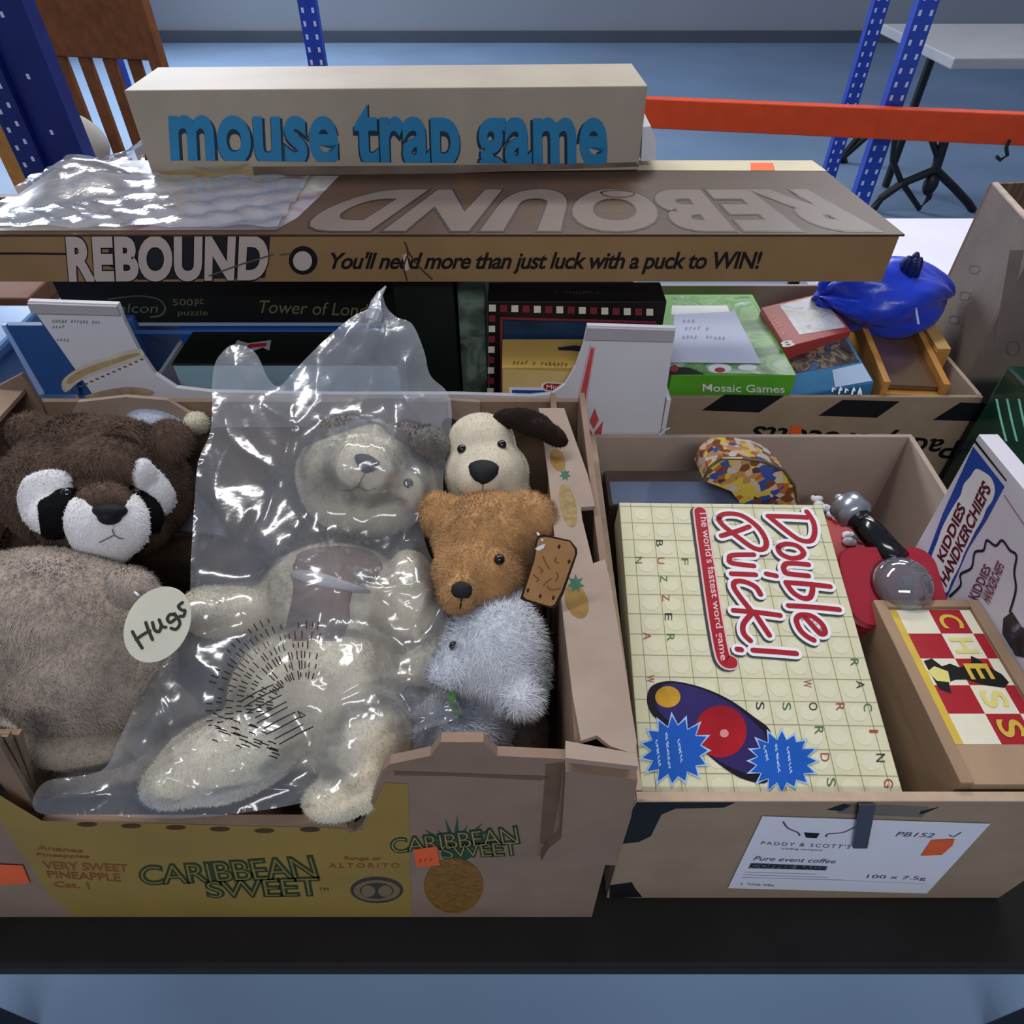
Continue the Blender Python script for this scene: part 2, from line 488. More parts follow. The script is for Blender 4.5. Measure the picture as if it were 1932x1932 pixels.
# ------------------------------------------------------------------ the setting
FZ = -107.0
fl = mk('floor', *bx(-900, 900, -250, 1150, FZ - 6, FZ), M('painted_concrete', '7f97b4', 0.45, 0.10, 1.5, 0.05, 12, spec=0.4), base=(0, 400, FZ)); tag(fl, 'blue grey painted concrete floor', 'floor', kind='structure')
wb = mk('wall_back', *bx(-900, 900, 1150, 1170, FZ, 330), M('wall_paint', 'b9bcc0', 0.8, 0.04, 1), base=(0, 1150, FZ)); tag(wb, 'pale grey wall at the far end', 'wall', kind='structure')
bb = mk('baseboard_back', *bx(-900, 900, 1146, 1150, FZ, FZ + 14), M('skirting_paint', '6a7078', 0.6, 0.05, 2), base=(0, 1148, FZ)); tag(bb, 'dark grey skirting along the far wall', 'baseboard', kind='structure')

# the table the cartons stand on
t = thing('display_table', 'dark trestle table carrying all the cartons', 'table', (0, 80, FZ))
DT = M('dark_table_board', '1a1716', 0.7, 0.2, 20)
mk('table_top', *bx(-125, 125, 20, 133, -3.5, 0, 0.5), DT, t)
for x in (-112, 112):
    for y in (30, 122): mk('leg', *bx(x - 2.5, x + 2.5, y - 2.5, y + 2.5, FZ, -3.5, 0.3), STEELB, t)
# white table behind
t = thing('white_table', 'white topped table behind the stacked board games', 'table', (190, 190, FZ))
mk('table_top', *bx(88, 300, 146, 236, -4, 0, 0.6), M('white_laminate', 'e2e0ee', 0.4, 0.03, 10), t)
for x in (98, 290):
    for y in (156, 228): mk('leg', *cyl((x, y, FZ), (x, y, -4), 2.0, 12), STEELB, t)

# folding table with wishbone legs, far right
def fold_table():
    t = thing('folding_table', 'folding table with black wishbone legs on the blue floor', 'table', (330, 540, FZ))
    mk('table_top', *bx(262, 640, 480, 590, -6, 0, 0.8), M('grey_laminate', 'a9a9ad', 0.4, 0.05, 10), t)
    Y = 528
    P = lambda x, y, Yp=Y: onY(x, y, Yp)
    hub = P(1765, 318)
    lo1 = P(1648, 392); lo2 = P(1832, 404)
    mk('leg', *tube(catmull([tuple(P(1795, 215)), tuple(P(1780, 270)), tuple(hub)], False, 4), 3.4, 10), STEELB, t)
    mk('leg', *tube([hub, P(1700, 345), P(1662, 372), lo1], 2.8, 10), STEELB, t)
    mk('leg', *tube([hub, P(1800, 352), P(1826, 380), Vector((lo2.x, Y, FZ + 1))], 2.8, 10), STEELB, t)
    mk('brace', *tube([P(1745, 225), P(1768, 290), hub], 2.2, 8), STEELB, t)
    mk('brace', *tube([P(1690, 240), P(1684, 300), P(1700, 340), P(1735, 392), P(1752, 372), hub], 2.0, 8), STEELB, t)
    mk('latch', *ell(P(1756, 345), (5, 5, 8)), STEELB, t, True)
    for yy in (580,):
        mk('leg', *tube([Vector((600, yy, FZ + 1)), Vector((600, yy, -6))], 3, 10), STEELB, t)
        mk('leg', *tube([Vector((300, yy, FZ + 1)), Vector((300, yy, -6))], 3, 10), STEELB, t)
fold_table()
# second set of folded legs behind the posts
t = thing('trestle', 'black trestle legs standing behind the blue rack posts', 'trestle', (270, 640, FZ))
for a, b, r in ((onY(1640, 250, 640), onY(1570, 312, 640), 3), (onY(1625, 250, 640), onY(1592, 290, 640), 2.6), (onY(1592, 290, 640), onY(1540, 318, 640), 2.6), (onY(1590, 288, 640), onY(1600, 335, 640), 2.6)):
    mk('leg', *tube([a, b], r, 8), STEELB, t)

# pallet rack: blue perforated uprights, orange beam
PERF = M('perforation_white', 'c9d2ee', 0.6, 0.0)
def upright(t, x, y, w, dpt, z0, z1, rows=2, dx=0.28):
    mk('upright', *bx(x - w / 2, x + w / 2, y, y + dpt, z0, z1, 0.25), BLUEM, t)
    mb = MB()
    z = z0 + 4
    while z < z1 - 2:
        for sx in ((-dx, dx) if rows == 2 else (0,)):
            c = Vector((x + sx * w, y - 0.05, z))
            mb.add([c + Vector((-0.07 * w, 0, -1.0)), c + Vector((0.07 * w, 0, -1.0)), c + Vector((0.07 * w, 0, 1.0)), c + Vector((-0.07 * w, 0, 1.0))], [[0, 1, 2, 3]])
        z += 5.0
    mb.build('perforations', PERF, t)['kind'] = 'stuff'
t = thing('pallet_rack', 'pallet rack with blue perforated posts and an orange beam, far right', 'rack', (190, 350, FZ))
upright(t, 166, 338, 8.2, 5, FZ, 120)
upright(t, 197, 452, 8.2, 5, FZ, 120)
mk('brace', *tube([Vector((166, 341, -40)), Vector((197, 454, -70))], 1.6, 8), M('galvanised', '9aa3ad', 0.4, 0.1, 30, metal=0.6), t)
upright(t, -92, 380, 8.2, 5, FZ, 120)
bp = [onY(1228, 241, 348), onY(1932, 274, 322)]
dv = (bp[1] - bp[0]); a = bp[0] - dv * 1.0; dv = dv * 2.9
mk('beam', *hexa(a, dv, Vector((0.15, 1, 0)) * 5, (0, 0, 12), 0.5), M('orange_beam_paint', 'd8481c', 0.4, 0.08, 20), t)
for px in (1905,):
    c = onY(px, 262, 320)
    mk('hook', *tube([c, c + Vector((0, 0, -3)), c + Vector((2, 0, -6)), c + Vector((0, 0, -8)), c + Vector((-2.5, 0, -6.5))], 0.8, 8), STEELB, t)

# left background: near blue post, orange wood, chairs
t = thing('blue_post', 'dark blue perforated steel post at the upper left', 'post', (-105, 172, FZ))
NB = M('navy_steel_paint', '10226b', 0.4, 0.12, 30, spec=0.5)
mk('web', *bx(-112.5, -107, 168, 176, FZ, 120, 0.2), NB, t)
mk('face', *bx(-107, -98, 170, 175, FZ, 120, 0.2), NB, t)
mb = MB()
for k in range(60):
    for j, x in enumerate((-111, -108.6, -103)):
        z = FZ + 8 + k * 3.6 + j * 1.3
        if j == 2 and k % 3: continue
        y = 167.9 if j < 2 else 169.9
        mb.add([(x - .35, y, z - .5), (x + .35, y, z - .5), (x + .35, y, z + .5), (x - .35, y, z + .5)], [[0, 1, 2, 3]])
mb.build('perforations', PERF, t)['kind'] = 'stuff'
t = thing('blue_strut', 'thin bright blue strut beside the topmost game box', 'strut', (-154, 314, FZ))
mk('strut', *bx(-157, -152, 312, 317, FZ, 90, 0.3), BLUEM, t)
def chair(x, y, rz, label, wood, seatm):
    t = thing('wooden_chair', label, 'chair', (x, y, FZ), group='wooden chairs stored behind the tables')
    t.rotation_euler.z = rz
    A = lambda v: Vector(v) + Vector((x, y, FZ))
    q = lambda x0, x1, y0, y1, z0, z1, b=0.4: ([A(v) for v in bx(x0, x1, y0, y1, z0, z1, b)[0]], bx(x0, x1, y0, y1, z0, z1, b)[1])
    for sx in (-27, 23):
        mk('leg', *q(sx, sx + 4, -26, -22, 0, 62), wood, t)
        mk('leg', *q(sx, sx + 4, 24, 28, 0, 168), wood, t)
    mk('seat', *q(-28, 28, -28, 28, 62, 67, 1.5), seatm, t)
    mk('rail', *q(-24, 24, 24.5, 27.5, 150, 166), wood, t)
    mk('rail', *q(-24, 24, 24.5, 27.5, 84, 92), wood, t)
    for k in range(5): mk('slat', *q(-19 + k * 8.5, -15 + k * 8.5, 25, 27, 92, 150), wood, t)
    mk('stretcher', *q(-24, 24, -25, -23, 30, 34), wood, t)
    return t
chair(-128, 278, 2.95, 'brown slatted wooden chair just left of the topmost game box', WOODB, M('cream_seat', 'cfc6b2', 0.8, 0.06, 10))
chair(-226, 330, 2.4, 'orange toned slatted wooden chair at the far upper left corner', M('chair_oak', '9a6a38', 0.5, 0.15, 30), M('pale_seat', 'd8d2c4', 0.8, 0.05, 10))
t = thing('cushion', 'rounded off white cushion leaning by the slatted wooden chair', 'cushion', (-140, 228, FZ))
cw = D(150, 262, 214)
mk('cushion_pad', *ell(cw, (9, 3.0, 7.5), (Vector((0.9, 0, -0.4)), Vector((0, 1, 0)), Vector((0.4, 0, 0.9)))), M('cushion_cloth', 'd5d1c6', 0.9, 0.05, 20), t, True)
mk('support_crate', *bx(cw.x - 12, cw.x + 12, cw.y - 5, cw.y + 5, FZ, cw.z - 6.5, 0.5), WOODB, t)
t = thing('wooden_crate', 'brown wooden crate at the left, under the long game box', 'crate', (-106, 122, 0))
mk('crate_body', *bx(-128, -86, 114, 131, 0.2, 30, 0.3), WOODB, t)
mk('crate_rim', *bx(-129, -85, 113, 132, 30, 33, 0.3), M('crate_rim_wood', '6b4228', 0.6, 0.2, 40), t)
mk('crate_slat', *bx(-128, -86, 113.4, 114, 8, 14, 0.1), M('crate_rim_wood', '6b4228'), t)
t = thing('clothes_horse', 'pale orange wooden clothes horse left of the dark blue post', 'clothes horse', (-158, 196, FZ))
mk('side_post', *bx(-134, -128.5, 194, 199, FZ, 60, 0.4), WOODO, t)
mk('side_post', *bx(-187, -181, 194, 199, FZ, 60, 0.4), WOODO, t)
for k in range(7): mk('rail', *bx(-181, -134, 195, 198, FZ + 12 + k * 22, FZ + 18 + k * 22, 0.3), WOODB, t)

# ------------------------------------------------------------------ pineapple carton (front left)
CX0, CX1, CY0, CY1, CZ = -66.0, 9.3, 25.0, 75.0, 40.0
car = thing('pineapple_carton', 'large brown cardboard pineapple carton with yellow front, holding the plush toys', 'carton', ((CX0 + CX1) / 2, 50, 0))
MID = -28.5
F25 = Pl((0, CY0, 0), (0, -1, 0))
prof = [onY(*p, CY0) for p in ((655, 1552), (657, 1560), (668, 1566), (682, 1556), (690, 1540), (722, 1452), (735, 1440), (812, 1424), (832, 1398), (912, 1398), (938, 1424), (1066, 1430))]
right = [(p.x, p.z) for p in prof] + [(CX1, CZ), (CX1, 0.2)]
left = [(2 * MID - x, z) for x, z in right][::-1]
left = [(max(x, CX0), z) for x, z in left]
poly = left + right
mk('front_panel', *prism([(x, CY0, z) for x, z in poly], (0, 0.8, 0)), KRAFT, car)
fp = car.children[0]
mk('back_panel', *bx(CX0, CX1, CY1 - 0.8, CY1, 0.2, 38.2), KRAFTD, car)
mk('side_panel', *bx(CX0, CX0 + 0.8, CY0 + 0.8, CY1 - 0.8, 0.2, CZ), KRAFTD, car)
mk('side_panel', *bx(4.9, 5.6, CY0 + 0.8, CY1 - 0.8, 0.2, CZ - 0.4), KRAFTD, car)
mk('side_panel', *bx(CX1 - 0.7, CX1, CY0 + 0.8, CY1 - 0.8, 0.2, CZ - 0.4), KRAFT, car)
mk('base_panel', *bx(CX0 + 0.8, CX1 - 0.8, CY0 + 0.8, CY1 - 0.8, 0.2, 1.0), KRAFTD, car)
# folded rims: the right one carries printed pineapples and is torn open
ZR = Pl((0, 0, CZ), (0, 0, 1))
rim_px = [(1095, 1402), (1125, 1392), (1150, 1412), (1196, 1428), (1200, 1405), (1172, 1230), (1150, 1100), (1140, 1060), (1118, 1068), (1098, 985), (1095, 962), (1122, 960), (1108, 900), (1086, 838), (1064, 775), (1016, 775), (1026, 838), (1034, 900), (1050, 1060), (1068, 1220), (1080, 1320)]
rim = mk('top_rim', *prism([ZR.pt(x, y, 0) for x, y in rim_px], (0, 0, 0.55)), KRAFTL, car)
mk('top_rim', *prism([(CX0, 26, CZ), (CX0 + 4.2, 26, CZ), (CX0 + 4.2, 74, CZ), (CX0, 74, CZ)], (0, 0, 0.5)), KRAFT, car)
rimp = Pl((0, 0, CZ + 0.55), (0, 0, 1))
PINO = M('pineapple_ochre', '8a6a34', 0.7, 0.2, 160)
PING = M('pineapple_green', '2f5d48', 0.7, 0.2, 120)
for (x, y, lx, ly, s) in ((1052, 866, 1066, 894, 14), (1088, 1132, 1086, 1100, 22)):
    ppoly('pineapple_print', rimp, ellpx(x, y, s * 0.95, s * 1.55, -20), PINO, rim, 0.03)
    lp = []
    for k in range(14):
        a = -math.pi / 2 + 2 * math.pi * k / 14; q = s * (0.95 if k % 2 == 0 else 0.5)
        lp.append((lx + q * math.cos(a) * 0.8, ly + q * math.sin(a) * 0.9))
    ppoly('pineapple_leaves_print', rimp, lp, PING, rim, 0.04)
ppoly('pineapple_print', rimp, ellpx(1072, 952, 15, 42, -12), M('faded_ochre', '8f7a52', 0.8, 0.25, 200), rim, 0.03)
# raised corner pieces at the front
for mirror in (False, True):
    cp_ = [onY(x, y, CY0) for x, y in ((1066, 1432), (1200, 1448), (1188, 1520), (1160, 1612), (1020, 1604), (1034, 1580), (1058, 1560))]
    pts = [(p.x if not mirror else 2 * MID - p.x, CY0 - 0.02, p.z) for p in cp_]
    mk('corner_piece', *prism(pts, (0, -0.9, 0)), KRAFT, car)
cap = [ZR.pt(x, y, 0) for x, y in ((1066, 1404), (1198, 1428), (1202, 1452), (1066, 1436))]
mk('corner_cap', *prism(cap, (0, 0, 0.7)), KRAFTL, car)
ppoly('crease_shade', F25, [(1030, 1440), (1062, 1436), (1056, 1500), (1040, 1590), (1018, 1590)], M('crease_shadow_card', '6b5545', 0.95, 0.1, 40), fp, 0.03)  # shade of the groove painted flat in a darker card colour
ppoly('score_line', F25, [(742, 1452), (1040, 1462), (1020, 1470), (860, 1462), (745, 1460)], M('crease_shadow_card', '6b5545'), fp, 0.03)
# yellow print on the front and its lettering
YC = M('yellow_ochre_print', '957c3a', 0.7, 0.08, 14)
yel = ppoly('yellow_print', F25, [(-95, 1440), (80, 1546), (300, 1551), (652, 1560), (662, 1568), (684, 1560), (698, 1530), (726, 1474), (770, 1476), (776, 1700), (777, 1726), (140, 1726), (95, 1688), (0, 1545), (-60, 1450)], YC, fp, 0.04)
DKG = M('dark_green_ink', '2b3a1c', 0.7, 0.1, 60)
OLV = M('pale_olive_ink', '8d7a34', 0.7, 0.05, 60)
OLK = M('pale_olive_ink_on_kraft', '9c8f58', 0.7, 0.05, 60)
BRI = M('rust_ink', '8a4c1e', 0.7, 0.1, 60)
def brand(q1, q2, fill):
    for s, q in (('CARIBBEAN', q1), ('SWEET', q2)):
        ptext('lettering', F25, s, q, DKG, fp, 0.07, bold=0.045, space=0.9)
        ptext('lettering_fill', F25, s, q, fill, fp, 0.09, bold=-0.022, space=0.9)
brand([(262, 1632), (588, 1612), (600, 1652), (268, 1666)], [(388, 1660), (600, 1652), (606, 1686), (394, 1690)], OLV)
ptext('lettering', F25, 'TM', R4(602, 1672, 620, 1678), DKG, fp, 0.07)
ptext('lettering', F25, 'Ananas', [(70, 1592), (156, 1598), (156, 1606), (70, 1600)], BRI, fp, 0.07, bold=0.02)
ptext('lettering', F25, 'Pineapples', [(70, 1606), (168, 1610), (168, 1618), (70, 1614)], BRI, fp, 0.07, bold=0.02)
ptext('lettering', F25, 'VERY SWEET', [(80, 1622), (240, 1628), (242, 1642), (84, 1636)], BRI, fp, 0.07, bold=0.02)
ptext('lettering', F25, 'PINEAPPLE', [(88, 1640), (226, 1646), (228, 1660), (92, 1652)], BRI, fp, 0.07, bold=0.02)
ptext('lettering', F25, 'Cat. 1', [(102, 1660), (166, 1662), (170, 1674), (104, 1670)], BRI, fp, 0.07, bold=0.02)
ptext('lettering', F25, 'Range of', [(650, 1613), (718, 1614), (718, 1622), (650, 1621)], BRI, fp, 0.07, bold=0.02)
ptext('lettering', F25, 'ALTORITO', [(621, 1626), (754, 1626), (754, 1634), (621, 1634)], BRI, fp, 0.07, bold=0.02, space=1.4)
EMB = M('emblem_ink', '3b3730', 0.7, 0.1, 60)
ppoly('emblem', F25, ellpx(711, 1676, 50, 25), EMB, fp, 0.06)
ppoly('emblem_ring', F25, ellpx(711, 1677, 44, 20), M('emblem_pale', '7a6a4a', 0.7, 0.1, 60), fp, 0.08)
ppoly('emblem_ring', F25, ellpx(711, 1677, 32, 15), EMB, fp, 0.10)
ppoly('emblem_ring', F25, [ellpx(695, 1677, 13, 11), ellpx(727, 1677, 13, 11)], M('emblem_pale', '7a6a4a'), fp, 0.12)
ppoly('pineapple_print', F25, ellpx(856, 1668, 56, 52), M('pineapple_ochre_dark', '7d5a20', 0.7, 0.3, 260), fp, 0.06)
LEAF = M('leaf_ink', '1f4a3a', 0.7, 0.1, 60)
lv = []
for k, (a, L) in enumerate(((-155, 60), (-140, 62), (-125, 48), (-105, 62), (-88, 66), (-70, 52), (-52, 66), (-38, 72), (-22, 64))):
    a = math.radians(a); x0, y0 = 860, 1602
    nx, ny = -math.sin(a) * 8, math.cos(a) * 8
    lv.append([(x0 - nx, y0 - ny), (x0 + L * math.cos(a) * 1.25, y0 + L * math.sin(a)), (x0 + nx, y0 + ny)])
ppoly('leaves_print', F25, lv, LEAF, fp, 0.05)
ppoly('leaves_print', F25, ellpx(862, 1608, 30, 14), LEAF, fp, 0.055)
brand([(736, 1580), (974, 1556), (980, 1588), (740, 1606)], [(832, 1592), (976, 1584), (980, 1610), (838, 1616)], OLK)
for q in ([(780, 1598), (824, 1592), (830, 1628), (786, 1632)], [(-40, 1624), (44, 1628), (58, 1662), (-30, 1668)]):
    st = ppoly('price_sticker', F25, q, ORANGE, fp, 0.14)
    x, y = q[0]
    squig('lettering', F25, x + 8, y + 20, x + 38, y + 18, 11, M('sticker_ink', 'a83a18', 0.6, 0), fp, 0.16)
ppoly('slots', F25, [ellpx(x, y, 19, 4.5) for x, y in ((165, 1552), (248, 1555), (332, 1558), (415, 1561), (499, 1564), (585, 1562))], M('slot_dark', '4a371c', 0.95, 0.1, 60), fp, 0.07)
# left notch layers, back flaps
for k in range(3):
    b = [onY(x, y, CY0 + 0.9 + k * 0.7) for x, y in ((-60 + k * 22, 1392 - k * 4), (-8 + k * 22, 1392 - k * 4), (66 + k * 4, 1520 + k * 6), (40, 1530))]
    mk('inner_layer', *prism(b, (0, 0.5, 0)), (KRAFTD, EDGE, KRAFTD)[k], car)
b = [onY(x, y, 73.8) for x, y in ((-60, 770), (-20, 735), (40, 704), (78, 762), (96, 800), (-60, 800))]
mk('back_flap', *prism(b, (0, 0.6, 0)), KRAFTD, car)
b = [onY(x, y, 73.6) for x, y in ((128, 792), (150, 752), (240, 742), (318, 748), (372, 780), (350, 812), (130, 812))]
mk('back_flap', *prism(b, (0, -0.6, 0)), KRAFTL, car)
b = [onY(x, y, 74.0) for x, y in ((846, 748), (906, 752), (906, 810), (846, 810))]
mk('back_flap', *prism(b, (0, -0.6, 0)), KRAFTL, car)

# ------------------------------------------------------------------ white carton (back left)
wc = thing('white_carton', 'white cardboard carton with two tall ears, behind the plush toys', 'carton', (-17, 95, 0))
WY = 80.0
wpoly = [(52, 566), (222, 572), (236, 608), (262, 660), (292, 704), (332, 730), (400, 738), (620, 742), (860, 742), (1000, 746), (1040, 742), (1066, 724), (1086, 690), (1100, 650), (1108, 612), (1275, 617), (1243, 830)]
wp = [onY(x, y, WY) for x, y in wpoly]
wp += [Vector((18.5, WY, 0.2)), Vector((-52.4, WY, 0.2))]
wf = mk('front_panel', *prism(wp, (0, 0.7, 0)), WHITEC, wc)
mk('back_panel', *bx(-52.4, 22.4, 119, 119.7, 0.2, 34), WHITEC, wc)
mk('side_panel', *bx(-52.4, -51.8, WY + 0.7, 119, 0.2, 34), WHITEC, wc)
mk('side_panel', *bx(21.8, 22.4, WY + 0.7, 119, 0.2, 34), WHITEC, wc)
mk('base_panel', *bx(-51.8, 21.8, WY + 0.7, 119, 0.2, 0.9), WHITEC, wc)
F80 = Pl((0, WY, 0), (0, -1, 0))
FOLD = M('folded_lip_card', 'a9a6ac', 0.7, 0.05, 20)
for q in ([(54, 568), (222, 574), (228, 590), (62, 586)], [(1108, 614), (1273, 619), (1270, 640), (1104, 636)]):
    mk('folded_lip', *prism([F80.pt(x, y, 0.02) for x, y in q], (0, -0.4, 0)), FOLD, wc)
STAIN = M('tan_stain', 'b09a74', 0.8, 0.25, 60); STAINL = M('pale_stain', 'c9c4b4', 0.8, 0.12, 60)
ppoly('stain', F80, [(118, 716), (152, 690), (210, 668), (260, 656), (270, 672), (220, 690), (156, 714), (124, 738)], STAINL, wf, 0.03, 4)
ppoly('stain', F80, [(128, 712), (162, 692), (210, 676), (254, 664), (262, 668), (222, 682), (170, 702), (132, 722)], STAIN, wf, 0.05, 4)
ppoly('stain', F80, [(160, 748), (190, 736), (240, 728), (280, 732), (290, 742), (250, 750)], M('rust_stain', 'a8927a', 0.8, 0.25, 80), wf, 0.03, 4)
mb = MB()
for k in range(14):
    x = 128 + k * 10.5; y = 734 - k * 4.6
    mb.add(*tri_poly([F80.pt(*p, 0.06) for p in R4(x, y, x + 6, y + 3)]))
mb.build('stitch_print', M('stain_dots', '6b6040', 0.8, 0), wf)
PG = M('pencil_grey', '8f8c9c', 0.8, 0)
for k, q in enumerate(((98, 603, 190, 606), (98, 614, 128, 615), (106, 638, 145, 640))):
    squig('pencil_note', F80, *q, 7, PG, wf, 0.04, k, 1.5)
PINK = M('faded_red_print', 'c04c50', 0.7, 0.08, 60); PINKL = M('faded_pink_print', 'd9a8ae', 0.7, 0.05, 60)
ppoly('red_stripe', F80, [(1112, 650), (1124, 652), (1100, 800), (1094, 836), (1072, 836), (1080, 790)], PINKL, wf, 0.03)
ppoly('red_stripe', F80, [(1115, 654), (1121, 656), (1096, 800), (1092, 836), (1076, 836), (1084, 790)], PINK, wf, 0.05)
ppoly('flame_print', F80, [[(1122, 768), (1130, 790), (1120, 808), (1112, 792)], [(1098, 790), (1116, 812), (1118, 832), (1100, 828)], [(1138, 792), (1122, 812), (1120, 832), (1134, 820)]], PINK, wf, 0.05)

# ------------------------------------------------------------------ coffee cartons (front right and back right)
def coffee(label, x0, x1, y0, y1, z, zb):
    t = thing('coffee_carton', label, 'carton', ((x0 + x1) / 2, (y0 + y1) / 2, 0), group='brown coffee cartons')
    f = mk('front_panel', *bx(x0, x1, y0, y0 + 0.7, 0.2, z, 0.12), COFFEE, t)
    mk('back_panel', *bx(x0, x1, y1 - 0.7, y1, 0.2, zb, 0.12), COFFEEI, t)
    for xs_ in (x0, x1 - 0.7): mk('side_panel', *prism([(xs_, y0 + 0.7, 0.2), (xs_, y0 + 0.7, z), (xs_, y1 - 0.7, zb), (xs_, y1 - 0.7, 0.2)], (0.7, 0, 0)), COFFEEI, t)
    mk('base_panel', *bx(x0 + 0.7, x1 - 0.7, y0 + 0.7, y1 - 0.7, 0.2, 0.9), COFFEEI, t)
    return t, f
c1, f1 = coffee('brown coffee carton with a white delivery label, holding the word game', 11.2, 57.8, 27.0, 79.5, 27.2, 28.9)
c2, f2 = coffee('brown coffee carton with upside down lettering, behind the other coffee carton', 23.6, 73.4, 89.5, 128.0, 28.4, 28.4)
F27 = Pl((0, 27.0, 0), (0, -1, 0)); F89 = Pl((0, 89.5, 0), (0, -1, 0))
mk('rim_strip', *bx(11.4, 57.6, 26.85, 27.75, 27.2, 27.45, 0.05), M('cut_card_edge', 'b7a18b', 0.9, 0.1, 80), c1)
mk('rim_strip', *hexa((11.1, 27.9, 27.22), (0.9, 0, 0), (0, 50.8, 1.68), (0, 0, 0.2)), M('cut_card_edge', 'b7a18b'), c1)
ppoly('black_print_and_shade', F27, [(1205, 1506), (1388, 1511), (1366, 1521), (1275, 1523), (1248, 1534), (1228, 1575), (1205, 1586), (1168, 1590), (1190, 1530)], BLACKP, f1, 0.04)
ppoly('black_print_and_shade', F27, [(1150, 1668), (1192, 1662), (1200, 1676), (1212, 1690), (1150, 1692)], BLACKP, f1, 0.04)  # shadow at the bottom left corner, painted black onto the panel
ppoly('black_print_and_shade', F27, [[(1560, 1525), (1592, 1514), (1606, 1517), (1586, 1528)], [(1736, 1528), (1772, 1520), (1744, 1532), (1734, 1534)]], BLACKP, f1, 0.04)
ppoly('tape', F27, [(1592, 1514), (1752, 1520), (1740, 1540), (1580, 1532)], M('brown_tape', '6f5f4c', 0.35, 0.1, 40, coat=0.3), f1, 0.03)
# delivery label
lab = ppoly('delivery_label', F27, [(1438, 1536), (1868, 1550), (1748, 1682), (1373, 1672)], PAPER, f1, 0.10)
LI = M('label_ink', '4a4a58', 0.6, 0)
pstroke('logo_horns', F27, [[(1477, 1546), (1486, 1558), (1504, 1566), (1508, 1572)], [(1612, 1556), (1590, 1566), (1562, 1569), (1558, 1574)]], 3.5, LI, f1, 0.13)
ppoly('logo_head', F27, [(1516, 1566), (1546, 1568), (1540, 1577), (1520, 1576)], INK, f1, 0.13)
ptext('lettering', F27, "PADDY & SCOTT'S", [(1437, 1583), (1606, 1590), (1602, 1597), (1435, 1589)], LI, f1, 0.13, space=1.3)
ptext('lettering', F27, 'trading company', [(1474, 1595), (1552, 1598), (1551, 1602), (1473, 1599)], LI, f1, 0.13)
ptext('lettering', F27, 'Pure event coffee', [(1424, 1611), (1578, 1617), (1575, 1625), (1420, 1619)], LI, f1, 0.13, shear=0.2)
ppoly('label_bar', F27, [(1416, 1624), (1561, 1630), (1558, 1638), (1411, 1634)], M('label_bar_grey', '5d5d6c', 0.6, 0), f1, 0.12)
ptext('lettering', F27, 'COFFEE BAGS', [(1418, 1625), (1558, 1631), (1555, 1637), (1414, 1632)], INK, f1, 0.14, bold=0.02)
mb = MB()
for (xa, ya, xb, yb) in ((1405, 1641, 1540, 1645), (1402, 1646, 1560, 1651), (1400, 1651, 1588, 1656)):
    ribbon(mb, [F27.pt(xa, ya, 0.13), F27.pt(xb, yb, 0.13)], F27.n, 0.09)
ribbon(mb, [F27.pt(1570, 1656, .13), F27.pt(1745, 1663, .13)], F27.n, 0.05)
mb.build('small_print', M('label_small_print', '8d90a6', 0.6, 0), f1)
ptext('lettering', F27, '100 x 7.5g', [(1637, 1646), (1748, 1650), (1744, 1658), (1633, 1654)], LI, f1, 0.13)
ptext('lettering', F27, 'PB152', [(1692, 1565), (1764, 1568), (1759, 1576), (1688, 1573)], LI, f1, 0.13, shear=0.2)
pstroke('tick', F27, [[(1790, 1571), (1798, 1574), (1812, 1566)]], 2.5, LI, f1, 0.13)
squig('lettering', F27, 1397, 1663, 1460, 1666, 5, M('label_small_print', '8d90a6'), f1, 0.13, 3, 1.5)
ppoly('price_sticker', F27, [(1756, 1580), (1800, 1578), (1796, 1590), (1776, 1608), (1736, 1610)], ORANGE, f1, 0.16)
st = hexa(F27.pt(1606, 1590, 0.2), (1.5, 0, 0), (0, -0.3, 0), F27.pt(1618, 1508, 0.2) - F27.pt(1606, 1590, 0.2), 0.08)
mk('strap_clip', *st, M('dark_plastic_strip', '3a3d4a', 0.35, 0.1, 30, spec=0.5), c1)
# back carton print
for q in ([(1368, 742), (1480, 744), (1432, 776), (1324, 772)], [(1590, 752), (1698, 755), (1654, 786), (1544, 782)], [(1812, 757), (1900, 760), (1860, 793), (1760, 790)]): ppoly('black_print_and_shade', F89, q, BLACKP, f2, 0.04)
ptext('lettering', F89, 'Paddy & Scotts', [(1806, 864), (1412, 836), (1424, 790), (1814, 818)], INK, f2, 0.05, shear=0.25, bold=0.015)
ppoly('price_sticker', F89, [(1492, 800), (1512, 802), (1512, 822), (1490, 820)], ORANGE, f2, 0.07)
mk('torn_fibre', *tube([(21.2, 79.3, 28.8), (22.0, 79.2, 29.9), (22.5, 79.1, 30.3)], 0.12, 6), PAPER, c1)
# ------------------------------------------------------------------ long board game lying across the back cartons
RY, RZ0, RZ1 = 88.0, 48.0, 54.4
rg = thing('board_game_box', 'very long flat tan game box with a dark brown lid, lying across the back cartons', 'game box', (-10, 102, RZ0))
TAN = M('tan_box_side', '8c6f4a', 0.6, 0.10, 14, 0.05, 300)
LID = M('dark_brown_lid', '46301f', 0.42, 0.14, 16, 0.10, 120, spec=0.3)
V = [(-70, RY, RZ0), (49.6, RY, RZ0), (47.0, 116.5, RZ0), (-70, 116.5, RZ0)]
body = mk('box_body', *prism(V, (0, 0, RZ1 - RZ0 - 0.25)), TAN, rg)
top = mk('lid_top', *prism([(x * 1.001, y, RZ1 - 0.25) for x, y, z in ((-70.2, RY - 0.15, 0), (50.1, RY - 0.15, 0), (47.4, 116.7, 0), (-70.2, 116.7, 0))], (0, 0, 0.25)), LID, rg)
